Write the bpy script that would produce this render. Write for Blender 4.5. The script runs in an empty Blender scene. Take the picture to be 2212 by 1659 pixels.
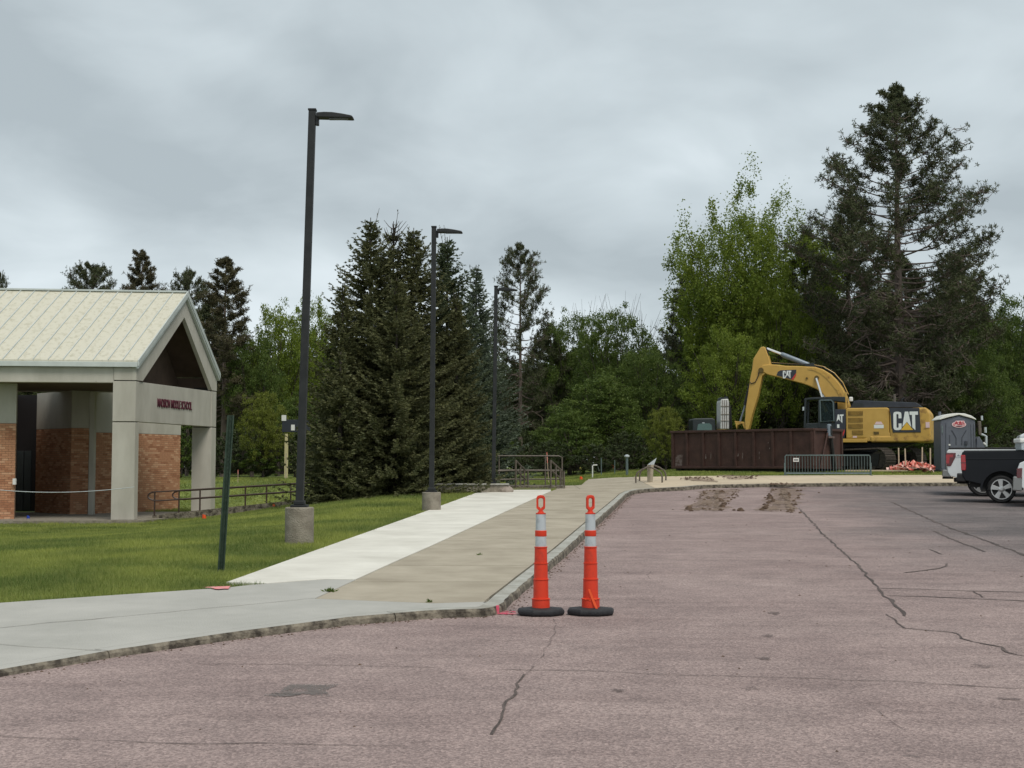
import bpy, math, random
import numpy as np
from mathutils import Vector, Matrix, noise
from mathutils.geometry import delaunay_2d_cdt
random.seed(7)
rng = np.random.default_rng(7)
R = math.radians
scene = bpy.context.scene
col = scene.collection

# ------------------------------------------------------------------ camera
F, CX, CY, HZ = 2950.0, 1106.0, 829.5, 1005.5     # focal length and centre in units of a 2212 px wide frame
PITCH = math.atan((HZ - CY) / F)
CAMZ = 1.6
cd = bpy.data.cameras.new('camera'); cam = bpy.data.objects.new('camera', cd); col.objects.link(cam)
cam.location = (0, 0, CAMZ); cam.rotation_euler = (math.pi / 2 + PITCH, 0, 0)
cd.sensor_width = 36; cd.lens = F / 2212 * 36; cd.clip_end = 2000; cd.clip_start = 0.1
scene.camera = cam
# ------------------------------------------------------------------ light
SUN_EL, SUN_AZ = R(58), R(150)      # azimuth measured clockwise from +Y (north): from the right, behind the camera
world = bpy.data.worlds.new('World'); scene.world = world; world.use_nodes = True
nt = world.node_tree; nt.nodes.clear()
def wn(t, **k):
    n = nt.nodes.new(t)
    for a, b in k.items(): setattr(n, a, b)
    return n
out = wn('ShaderNodeOutputWorld'); bg = wn('ShaderNodeBackground'); bg.inputs['Strength'].default_value = 0.1
sky = wn('ShaderNodeTexSky', sky_type='NISHITA', sun_disc=False, sun_elevation=SUN_EL, sun_rotation=SUN_AZ)
tc = wn('ShaderNodeTexCoord'); sep = wn('ShaderNodeSeparateXYZ')
nt.links.new(tc.outputs['Generated'], sep.inputs[0])
def wm(op, a, b=None):
    n = wn('ShaderNodeMath', operation=op)
    for i, v in enumerate((a, b)):
        if v is None: continue
        if isinstance(v, (int, float)): n.inputs[i].default_value = v
        else: nt.links.new(v, n.inputs[i])
    return n.outputs[0]
zz = wm('ADD', wm('ABSOLUTE', sep.outputs['Z']), 0.30)
comb = wn('ShaderNodeCombineXYZ')
nt.links.new(wm('DIVIDE', sep.outputs['X'], zz), comb.inputs[0]); nt.links.new(wm('DIVIDE', sep.outputs['Y'], zz), comb.inputs[1])
comb.inputs[2].default_value = 3.7
def wnoise(scale, detail, rough, dist=0.0, off=0.0):
    n = wn('ShaderNodeTexNoise'); n.inputs['Scale'].default_value = scale; n.inputs['Detail'].default_value = detail
    n.inputs['Roughness'].default_value = rough; n.inputs['Distortion'].default_value = dist
    mp = wn('ShaderNodeMapping'); mp.inputs['Location'].default_value = (off, off * .7, off * .3)
    nt.links.new(comb.outputs[0], mp.inputs[0]); nt.links.new(mp.outputs[0], n.inputs['Vector'])
    return n.outputs['Fac']
n1 = wnoise(1.05, 3, 0.5, 0.5, 4.3); n2 = wnoise(3.4, 5, 0.5, 0.3, 5.1)
f = wm('ADD', wm('MULTIPLY', n1, 0.68), wm('MULTIPLY', n2, 0.32))
# a cloud deck is a little lighter low down where it is seen edge on over far country
f = wm('ADD', f, wm('MULTIPLY', wm('SUBTRACT', 0.17, wm('MINIMUM', wm('ABSOLUTE', sep.outputs['Z']), 0.33)), 0.75))
ramp = wn('ShaderNodeValToRGB'); nt.links.new(f, ramp.inputs[0])
e = ramp.color_ramp.elements
e[0].position = 0.38; e[0].color = (3.0, 3.42, 3.64, 1)
e[1].position = 0.66; e[1].color = (5.9, 6.45, 6.75, 1)
m_ = ramp.color_ramp.elements.new(0.52); m_.color = (4.3, 4.82, 5.06, 1)
mix = wn('ShaderNodeMixRGB'); mix.inputs[0].default_value = 0.965
nt.links.new(sky.outputs[0], mix.inputs[1]); nt.links.new(ramp.outputs[0], mix.inputs[2])
nt.links.new(mix.outputs[0], bg.inputs['Color']); nt.links.new(bg.outputs[0], out.inputs[0])
sd = bpy.data.lights.new('sun', 'SUN'); sd.energy = 1.5; sd.angle = R(24); sd.color = (1, 0.93, 0.83)
sun = bpy.data.objects.new('sun', sd); col.objects.link(sun)
sv = Vector((math.sin(SUN_AZ) * math.cos(SUN_EL), math.cos(SUN_AZ) * math.cos(SUN_EL), math.sin(SUN_EL)))
sun.rotation_euler = sv.to_track_quat('Z', 'Y').to_euler(); sun.location = sv * 60
scene.view_settings.view_transform = 'Standard'; scene.view_settings.look = 'None'
scene.view_settings.exposure = 0.6; scene.view_settings.gamma = 1; scene.view_settings.use_curve_mapping = False

# ------------------------------------------------------------------ land shape
def sm(t): t = max(0., min(1., t)); return t * t * (3 - 2 * t)
def hk(y): return float(np.interp(y, [0, 9, 13, 25], [.035, .042, .075, .12]))
def Lh(x, y):
    left = float(np.interp(y, [0, 40, 46, 62, 300], [0, .76, .86, 1.0, 1.05]))
    right = float(np.interp(y, [0, 40, 46.6, 53, 58, 80, 300], [0, .76, 1.0, 1.33, 1.36, 1.4, 1.45]))
    w = sm((x - 1.5) / 5)
    drop = 1.06 * sm((-x - 2.5) / 9.5) * sm((y - 15) / 28) * (1 - sm((y - 53.5) / 10))
    return left * (1 - w) + right * w - drop
def Rh(x, y): return Lh(x, y) - hk(y)
def ray(px, py):
    dx, dy = (px - CX) / F, (CY - py) / F
    c, s = math.cos(PITCH), math.sin(PITCH)
    return dx, c - dy * s, s + dy * c
def at(px, py, Y):
    a, b, c = ray(px, py); k = Y / b
    return Vector((a * k, Y, CAMZ + c * k))
def G(px, py, h=Lh):
    a, b, c = ray(px, py); Y = 4.0; prev = None
    while Y < 300:
        k = Y / b; dz = CAMZ + c * k - h(a * k, Y)
        if dz <= 0:
            if prev is None: break
            lo, hi = prev, Y
            for _ in range(30):
                m = (lo + hi) / 2; k = m / b
                if CAMZ + c * k - h(a * k, m) > 0: lo = m
                else: hi = m
            Y = (lo + hi) / 2; break
        prev = Y; Y += 0.15
    k = Y / b
    return Vector((a * k, Y, h(a * k, Y)))
def GR(px, py): return G(px, py, Rh)

# ------------------------------------------------------------------ materials
def mat(name, c1, c2=None, rough=.7, scale=8, metal=0, bump=0, bscale=None, detail=4, coat=0, spec=.5, lo=.35, hi=.65, alpha=None, coord='Object', stretch=None):
    m = bpy.data.materials.new(name); m.use_nodes = True; t = m.node_tree; b = t.nodes['Principled BSDF']
    b.inputs['Base Color'].default_value = (*c1, 1); b.inputs['Roughness'].default_value = rough; b.inputs['Metallic'].default_value = metal
    b.inputs['Coat Weight'].default_value = coat; b.inputs['Specular IOR Level'].default_value = spec
    if c2 or bump:
        tcn = t.nodes.new('ShaderNodeTexCoord'); vec = tcn.outputs[coord]
        if stretch:
            mp = t.nodes.new('ShaderNodeMapping'); mp.inputs['Scale'].default_value = stretch
            t.links.new(vec, mp.inputs[0]); vec = mp.outputs[0]
    if c2:
        n = t.nodes.new('ShaderNodeTexNoise'); n.inputs['Scale'].default_value = scale; n.inputs['Detail'].default_value = detail
        n.inputs['Roughness'].default_value = .6
        r = t.nodes.new('ShaderNodeValToRGB'); r.color_ramp.elements[0].position = lo; r.color_ramp.elements[1].position = hi
        r.color_ramp.elements[0].color = (*c1, 1); r.color_ramp.elements[1].color = (*c2, 1)
        t.links.new(vec, n.inputs['Vector']); t.links.new(n.outputs['Fac'], r.inputs[0]); t.links.new(r.outputs[0], b.inputs['Base Color'])
    if bump:
        n2 = t.nodes.new('ShaderNodeTexNoise'); n2.inputs['Scale'].default_value = bscale or scale * 4; n2.inputs['Detail'].default_value = 5
        bp = t.nodes.new('ShaderNodeBump'); bp.inputs['Strength'].default_value = bump; bp.inputs['Distance'].default_value = .02
        t.links.new(vec, n2.inputs['Vector']); t.links.new(n2.outputs['Fac'], bp.inputs['Height']); t.links.new(bp.outputs[0], b.inputs['Normal'])
    if alpha is not None:
        b.inputs['Transmission Weight'].default_value = alpha; b.inputs['IOR'].default_value = 1.1
    return m
def leafmat(name, c1, c2, c3, nscale=.6, trans=.25, rough=.55):
    m = bpy.data.materials.new(name); m.use_nodes = True; t = m.node_tree; b = t.nodes['Principled BSDF']
    g = t.nodes.new('ShaderNodeNewGeometry'); tcn = t.nodes.new('ShaderNodeTexCoord')
    n = t.nodes.new('ShaderNodeTexNoise'); n.inputs['Scale'].default_value = nscale; n.inputs['Detail'].default_value = 3
    t.links.new(tcn.outputs['Object'], n.inputs['Vector'])
    r = t.nodes.new('ShaderNodeValToRGB'); r.color_ramp.elements[0].position = .38; r.color_ramp.elements[1].position = .62
    r.color_ramp.elements[0].color = (*c1, 1); r.color_ramp.elements[1].color = (*c2, 1)
    t.links.new(n.outputs['Fac'], r.inputs[0])
    mx = t.nodes.new('ShaderNodeMixRGB'); mx.inputs[2].default_value = (*c3, 1)
    ml = t.nodes.new('ShaderNodeMath'); ml.operation = 'MULTIPLY'; ml.inputs[1].default_value = .55
    t.links.new(g.outputs['Random Per Island'], ml.inputs[0]); t.links.new(ml.outputs[0], mx.inputs[0]); t.links.new(r.outputs[0], mx.inputs[1])
    t.links.new(mx.outputs[0], b.inputs['Base Color']); b.inputs['Roughness'].default_value = rough; b.inputs['Specular IOR Level'].default_value = .25
    tr = t.nodes.new('ShaderNodeBsdfTranslucent'); t.links.new(mx.outputs[0], tr.inputs[0])
    ms = t.nodes.new('ShaderNodeMixShader'); ms.inputs[0].default_value = trans
    o = t.nodes['Material Output']
    t.links.new(b.outputs[0], ms.inputs[1]); t.links.new(tr.outputs[0], ms.inputs[2]); t.links.new(ms.outputs[0], o.inputs[0])
    return m
M = {}
M['concrete_grey'] = mat('concrete_grey', (.35, .345, .315), (.45, .44, .405), .85, 1.2, bump=.3, bscale=60, detail=8, lo=.3, hi=.7)
M['concrete_white'] = mat('concrete_white', (.56, .54, .475), (.74, .72, .65), .85, 1.1, bump=.3, bscale=70, detail=8, lo=.3, hi=.7)
M['concrete_tan'] = mat('concrete_tan', (.30, .26, .195), (.44, .39, .305), .9, 1.3, bump=.4, bscale=60, detail=9, lo=.3, hi=.7)
M['concrete_far'] = mat('concrete_far', (.46, .38, .275), (.58, .48, .35), .9, .6, bump=.3, bscale=60, detail=8, lo=.3, hi=.7)
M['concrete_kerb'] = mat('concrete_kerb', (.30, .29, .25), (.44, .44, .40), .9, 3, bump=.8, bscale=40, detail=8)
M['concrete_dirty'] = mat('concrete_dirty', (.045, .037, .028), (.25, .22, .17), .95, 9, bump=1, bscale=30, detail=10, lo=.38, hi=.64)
M['concrete_old'] = mat('concrete_old', (.19, .165, .13), (.30, .27, .22), .95, 6, bump=1, bscale=45, detail=8)
M['wall_plaster'] = mat('wall_plaster', (.405, .385, .335), (.50, .48, .425), .9, 1.5, bump=.25, bscale=80, detail=7, stretch=(1, 1, .35))
M['metal_trim'] = mat('metal_trim', (.48, .52, .50), (.56, .60, .58), .45, 2, metal=.1)
M['joint_dark'] = mat('joint_dark', (.03, .028, .024), rough=.95)
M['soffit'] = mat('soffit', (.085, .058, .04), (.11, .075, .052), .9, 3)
M['mortar'] = mat('mortar', (.30, .19, .125), rough=.95)
for i, c in enumerate([(.42, .21, .118), (.51, .295, .18), (.33, .15, .08)]):
    M['brick%d' % i] = mat('brick_%d' % i, c, tuple(v * 1.2 for v in c), .9, 14, bump=.3)
M['door_dark'] = mat('door_dark', (.012, .012, .014), rough=.35)
M['pole_brown'] = mat('pole_brown', (.013, .015, .016), (.023, .025, .026), .55, 5, spec=.35)
M['lens'] = mat('lens', (.35, .38, .42), rough=.3)
M['green_post'] = mat('green_post', (.016, .036, .022), (.038, .062, .042), .6, 18, metal=.2)
M['orange'] = mat('orange', (.66, .040, .010), (.40, .036, .016), .55, 9, detail=9, lo=.52, hi=.74)
M['orange_dark'] = mat('orange_dark', (.55, .025, .012), rough=.5)
M['reflect'] = mat('reflect', (.50, .55, .57), (.33, .36, .37), .35, 9, metal=.2, detail=9, lo=.5, hi=.72)
M['rubber'] = mat('rubber', (.012, .013, .016), (.022, .023, .026), .7, 30, bump=.3)
M['rail_brown'] = mat('rail_brown', (.045, .026, .02), (.07, .042, .032), .5, 20)
M['rail_tan'] = mat('rail_tan', (.085, .07, .055), (.15, .125, .10), .55, 15)
M['steel_green'] = mat('steel_green', (.10, .14, .14), (.16, .20, .20), .45, 20, metal=.4)
M['rust_brown'] = mat('rust_brown', (.040, .016, .012), (.068, .030, .023), .75, 2.5, bump=.2, detail=8)
M['scuff'] = mat('scuff', (.16, .12, .11), (.07, .035, .03), .8, 12, lo=.45, hi=.6)
M['black_steel'] = mat('black_steel', (.008, .008, .009), (.018, .016, .015), .6, 6)
M['yellow'] = mat('yellow', (.56, .345, .075), (.50, .30, .06), .5, 3, detail=8, coat=.08)
M['yellow_worn'] = mat('yellow_worn', (.54, .33, .07), (.25, .13, .035), .6, 4, detail=9, lo=.50, hi=.68)
M['black_paint'] = mat('black_paint', (.012, .016, .026), (.022, .028, .040), .45, 5, coat=.2)
M['letter_white'] = mat('letter_white', (.75, .78, .76), rough=.5)
M['letter_yellow'] = mat('letter_yellow', (.72, .44, .05), rough=.5)
M['red_stripe'] = mat('red_stripe', (.55, .03, .025), rough=.5)
M['vent'] = mat('vent', (.11, .075, .018), rough=.8)
M['chrome'] = mat('chrome', (.75, .75, .74), rough=.22, metal=.7)
M['grey_cyl'] = mat('grey_cyl', (.16, .20, .24), (.22, .26, .30), .4, 9, metal=.2)
M['glass'] = mat('glass', (.16, .24, .24), rough=.05, alpha=.92, spec=.5)
M['cab_dark'] = mat('cab_dark', (.014, .020, .022), (.02, .028, .03), .5, 5)
M['track_mud'] = mat('track_mud', (.035, .028, .023), (.085, .068, .055), .9, 12, bump=.8)
M['white_machine'] = mat('white_machine', (.50, .50, .49), (.66, .66, .64), .5, 8)
M['toilet_grey'] = mat('toilet_grey', (.088, .098, .125), (.105, .118, .148), .55, 4)
M['toilet_dark'] = mat('toilet_dark', (.035, .04, .055), rough=.6)
M['toilet_roof'] = mat('toilet_roof', (.80, .80, .76), (.70, .70, .66), .5, 3)
M['sign_pink'] = mat('sign_pink', (.75, .55, .56), rough=.5)
M['sign_red'] = mat('sign_red', (.40, .02, .035), rough=.5)
M['paint_black'] = mat('paint_black', (.004, .005, .008), (.006, .007, .010), .45, 2, coat=.06, spec=.3)
M['paint_white'] = mat('paint_white', (.70, .73, .74), rough=.3, coat=.5)
M['paint_maroon'] = mat('paint_maroon', (.16, .03, .03), rough=.4, coat=.4)
M['lamp_red'] = mat('lamp_red', (.42, .012, .018), (.30, .008, .012), .2, 12, coat=.6)
M['lamp_dark'] = mat('lamp_dark', (.10, .006, .008), rough=.2, coat=.6)
M['tyre'] = mat('tyre', (.013, .013, .014), (.020, .020, .021), .85, 40, bump=.3)
M['alloy'] = mat('alloy', (.55, .55, .54), rough=.28, metal=.75)
M['bumper_chrome'] = mat('bumper_chrome', (.28, .28, .27), rough=.3, metal=.6)
M['wood'] = mat('wood', (.42, .33, .24), (.52, .42, .31), .85, 20)
M['fence_red'] = mat('fence_red', (.62, .10, .07), (.78, .36, .30), .7, 7, lo=.42, hi=.55)
M['fence_white'] = mat('fence_white', (.74, .50, .44), rough=.7)
M['mud'] = mat('mud', (.060, .036, .022), (.14, .09, .06), .95, 14, bump=1)

M['crack'] = mat('crack', (.055, .042, .038), (.13, .10, .09), .95, 9, detail=8, coord='Generated')

def worn(name, c, cover, scale=70, big=3.5):
    m = bpy.data.materials.new(name); m.use_nodes = True; t = m.node_tree; b = t.nodes['Principled BSDF']; b.inputs['Base Color'].default_value = (*c, 1); b.inputs['Roughness'].default_value = .95
    tcn = t.nodes.new('ShaderNodeTexCoord'); tot = None
    a = t.nodes.new('ShaderNodeTexNoise'); a.inputs['Scale'].default_value = scale; a.inputs['Detail'].default_value = 4; t.links.new(tcn.outputs['Object'], a.inputs['Vector'])
    q = t.nodes.new('ShaderNodeTexNoise'); q.inputs['Scale'].default_value = big; q.inputs['Detail'].default_value = 5; t.links.new(tcn.outputs['Object'], q.inputs['Vector'])
    s = t.nodes.new('ShaderNodeMath'); s.operation = 'ADD'; t.links.new(a.outputs['Fac'], s.inputs[0]); t.links.new(q.outputs['Fac'], s.inputs[1])
    r = t.nodes.new('ShaderNodeMapRange'); r.inputs[1].default_value = 1.06 - cover * .25; r.inputs[2].default_value = 1.16 - cover * .25; r.inputs[4].default_value = min(1, cover * 1.1); t.links.new(s.outputs[0], r.inputs[0])
    tr = t.nodes.new('ShaderNodeBsdfTransparent'); mx = t.nodes.new('ShaderNodeMixShader'); t.links.new(r.outputs[0], mx.inputs[0]); t.links.new(tr.outputs[0], mx.inputs[1]); t.links.new(b.outputs[0], mx.inputs[2]); t.links.new(mx.outputs[0], t.nodes['Material Output'].inputs[0])
    return m
M['stain'] = worn('stain', (.165, .15, .14), .6, 80, 5); M['crack_soft'] = worn('crack_soft', (.11, .085, .08), .5); M['mud_film'] = worn('mud_film', (.27, .195, .145), .62, 26, 2.5)  # stain also colours the shade smear painted below the truck tyre
M['pink_paint'] = mat('pink_paint', (.80, .22, .22), (.62, .33, .32), .8, 9)
M['magenta_paint'] = mat('magenta_paint', (.75, .07, .16), (.55, .18, .2), .8, 12)
M['flag_orange'] = mat('flag_orange', (.85, .10, .02), rough=.6)
M['flag_blue'] = mat('flag_blue', (.02, .06, .42), rough=.6)
M['flag_yellow'] = mat('flag_yellow', (.65, .60, .15), rough=.6)
M['cream'] = mat('cream', (.55, .49, .27), (.45, .40, .22), .6, 3)
M['dark_sign'] = mat('dark_sign', (.02, .025, .035), rough=.5)
M['white_flat'] = mat('white_flat', (.70, .70, .68), rough=.6)
M['stone'] = mat('stone', (.24, .20, .165), (.34, .29, .25), .9, 5, bump=.6)
M['bark_pine'] = mat('bark_pine', (.095, .073, .062), (.17, .13, .11), .95, 5, bump=1, bscale=14, stretch=(1, 1, .3))
M['bark_dark'] = mat('bark_dark', (.038, .030, .025), (.075, .06, .05), .95, 5, bump=1, bscale=14)
M['twig_bare'] = mat('twig_bare', (.07, .06, .055), (.12, .10, .09), .95, 5)
M['needle_pine'] = leafmat('needle_pine', (.044, .060, .026), (.068, .084, .034), (.098, .096, .044), .5, .15)
M['needle_pine2'] = leafmat('needle_pine_brownish', (.062, .062, .030), (.092, .084, .040), (.11, .09, .05), .5, .15)
M['needle_spruce'] = leafmat('needle_spruce', (.050, .062, .026), (.094, .102, .042), (.165, .16, .068), 1.6, .15)
M['needle_spruce2'] = leafmat('needle_spruce_green', (.052, .074, .036), (.078, .102, .050), (.105, .13, .066), .9, .15)
M['needle_blue'] = leafmat('needle_blue', (.066, .092, .058), (.105, .140, .092), (.18, .21, .15), 1.2, .15)
M['leaf_bright'] = leafmat('leaf_bright', (.095, .150, .018), (.165, .225, .028), (.25, .29, .05), .5, .42)
M['leaf_yellow'] = leafmat('leaf_yellow', (.125, .155, .022), (.185, .215, .034), (.23, .245, .055), .35, .4)
M['leaf_mid'] = leafmat('leaf_mid', (.050, .092, .020), (.095, .145, .028), (.17, .21, .05), .5, .38)
M['leaf_dark'] = leafmat('leaf_dark', (.036, .052, .020), (.058, .078, .028), (.08, .098, .038), .35, .25)
M['grass_blade'] = leafmat('grass_blade', (.078, .142, .026), (.30, .345, .072), (.37, .37, .13), .6, .35, .6)

# lawn ground
def lawnmat():
    m = mat('lawn', (.080, .130, .020), (.205, .255, .050), .95, .35, bump=.6, bscale=25, detail=9, lo=.34, hi=.66)
    t = m.node_tree; b = t.nodes['Principled BSDF']
    src = b.inputs['Base Color'].links[0].from_socket
    tcn = t.nodes.new('ShaderNodeTexCoord'); n = t.nodes.new('ShaderNodeTexNoise'); n.inputs['Scale'].default_value = 9; n.inputs['Detail'].default_value = 6
    t.links.new(tcn.outputs['Object'], n.inputs['Vector'])
    r = t.nodes.new('ShaderNodeValToRGB'); r.color_ramp.elements[0].position = .35; r.color_ramp.elements[1].position = .7
    r.color_ramp.elements[0].color = (.55, .55, .55, 1); r.color_ramp.elements[1].color = (1.25, 1.2, 1.1, 1)
    t.links.new(n.outputs['Fac'], r.inputs[0])
    mx = t.nodes.new('ShaderNodeMixRGB'); mx.blend_type = 'MULTIPLY'; mx.inputs[0].default_value = 1
    t.links.new(src, mx.inputs[1]); t.links.new(r.outputs[0], mx.inputs[2]); t.links.new(mx.outputs[0], b.inputs['Base Color'])
    return m
M['lawn'] = lawnmat()
# road: pink quartzite asphalt, older grey asphalt to the right of a seam
def roadmat(pa, pb):
    m = bpy.data.materials.new('asphalt_pink'); m.use_nodes = True; t = m.node_tree; b = t.nodes['Principled BSDF']
    tcn = t.nodes.new('ShaderNodeTexCoord'); O = tcn.outputs['Object']
    def noi(s, d=3, r=.6, mp=None):
        n = t.nodes.new('ShaderNodeTexNoise'); n.inputs['Scale'].default_value = s; n.inputs['Detail'].default_value = d; n.inputs['Roughness'].default_value = r
        if mp:
            q = t.nodes.new('ShaderNodeMapping'); q.inputs['Scale'].default_value = mp; t.links.new(O, q.inputs[0]); t.links.new(q.outputs[0], n.inputs['Vector'])
        else: t.links.new(O, n.inputs['Vector'])
        return n.outputs['Fac']
    def ramp(f, stops):
        r = t.nodes.new('ShaderNodeValToRGB'); e = r.color_ramp.elements
        while len(e) < len(stops): e.new(.5)
        for i, (p, c) in enumerate(stops): e[i].position = p; e[i].color = (*c, 1)
        t.links.new(f, r.inputs[0]); return r.outputs[0]
    def mixc(kind, f, a, bb):
        x = t.nodes.new('ShaderNodeMixRGB'); x.blend_type = kind
        if isinstance(f, float): x.inputs[0].default_value = f
        else: t.links.new(f, x.inputs[0])
        t.links.new(a, x.inputs[1]); t.links.new(bb, x.inputs[2]); return x.outputs[0]
    pink = ramp(noi(.35, 5), [(.3, (.278, .217, .209)), (.7, (.352, .284, .271))])
    grey = ramp(noi(.45, 6), [(.34, (.085, .083, .087)), (.66, (.19, .17, .17))])
    # signed distance to the seam line, broken up with noise
    dx, dy = pb[0] - pa[0], pb[1] - pa[1]; L = math.hypot(dx, dy); nx, ny = dy / L, -dx / L
    if nx < 0: nx, ny = -nx, -ny
    c0 = -(nx * pa[0] + ny * pa[1])
    vm = t.nodes.new('ShaderNodeVectorMath'); vm.operation = 'DOT_PRODUCT'; vm.inputs[1].default_value = (nx, ny, 0); t.links.new(O, vm.inputs[0])
    def mth(op, a, b_):
        n = t.nodes.new('ShaderNodeMath'); n.operation = op
        for i, v in enumerate((a, b_)):
            if isinstance(v, (int, float)): n.inputs[i].default_value = v
            else: t.links.new(v, n.inputs[i])
        return n.outputs[0]
    d = mth('ADD', vm.outputs['Value'], c0)
    d = mth('ADD', d, mth('MULTIPLY', mth('SUBTRACT', noi(.5, 6), .5), 5.0))
    sx = t.nodes.new('ShaderNodeSeparateXYZ'); t.links.new(O, sx.inputs[0])
    near = t.nodes.new('ShaderNodeMapRange'); near.inputs[1].default_value = 13; near.inputs[2].default_value = 24; t.links.new(sx.outputs['Y'], near.inputs[0])
    mr = t.nodes.new('ShaderNodeMapRange'); mr.inputs[1].default_value = -.3; mr.inputs[2].default_value = 3.2; t.links.new(d, mr.inputs[0])
    base = mixc('MIX', mth('MULTIPLY', mth('MULTIPLY', mr.outputs[0], near.outputs[0]), .9), pink, grey)
    blot = ramp(noi(1.6, 7, .62), [(.3, (.80, .79, .79)), (.68, (1.10, 1.09, 1.08))])
    c = mixc('MULTIPLY', 1.0, base, blot)
    streak = ramp(noi(.9, 5, .6, (.35, 3.2, 1)), [(.36, (.84, .83, .83)), (.52, (1., 1., 1.))])
    c = mixc('MULTIPLY', .8, c, streak)
    v = t.nodes.new('ShaderNodeTexVoronoi'); v.inputs['Scale'].default_value = 62; t.links.new(O, v.inputs['Vector'])
    bw = t.nodes.new('ShaderNodeRGBToBW'); t.links.new(v.outputs['Color'], bw.inputs[0])
    agg = ramp(bw.outputs[0], [(.2, (.70, .68, .68)), (.5, (.98, .97, .96)), (.8, (1.32, 1.29, 1.27))])
    c = mixc('MULTIPLY', .85, c, agg)
    fine = ramp(noi(95, 3, .7), [(.38, (.72, .70, .70)), (.62, (1.25, 1.24, 1.23))])
    c = mixc('MULTIPLY', .8, c, fine)
    t.links.new(c, b.inputs['Base Color']); b.inputs['Roughness'].default_value = .88; b.inputs['Specular IOR Level'].default_value = .3
    bp = t.nodes.new('ShaderNodeBump'); bp.inputs['Strength'].default_value = .55; bp.inputs['Distance'].default_value = .012
    t.links.new(mth('ADD', v.outputs['Distance'], noi(40, 4)), bp.inputs['Height']); t.links.new(bp.outputs[0], b.inputs['Normal'])
    return m

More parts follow.
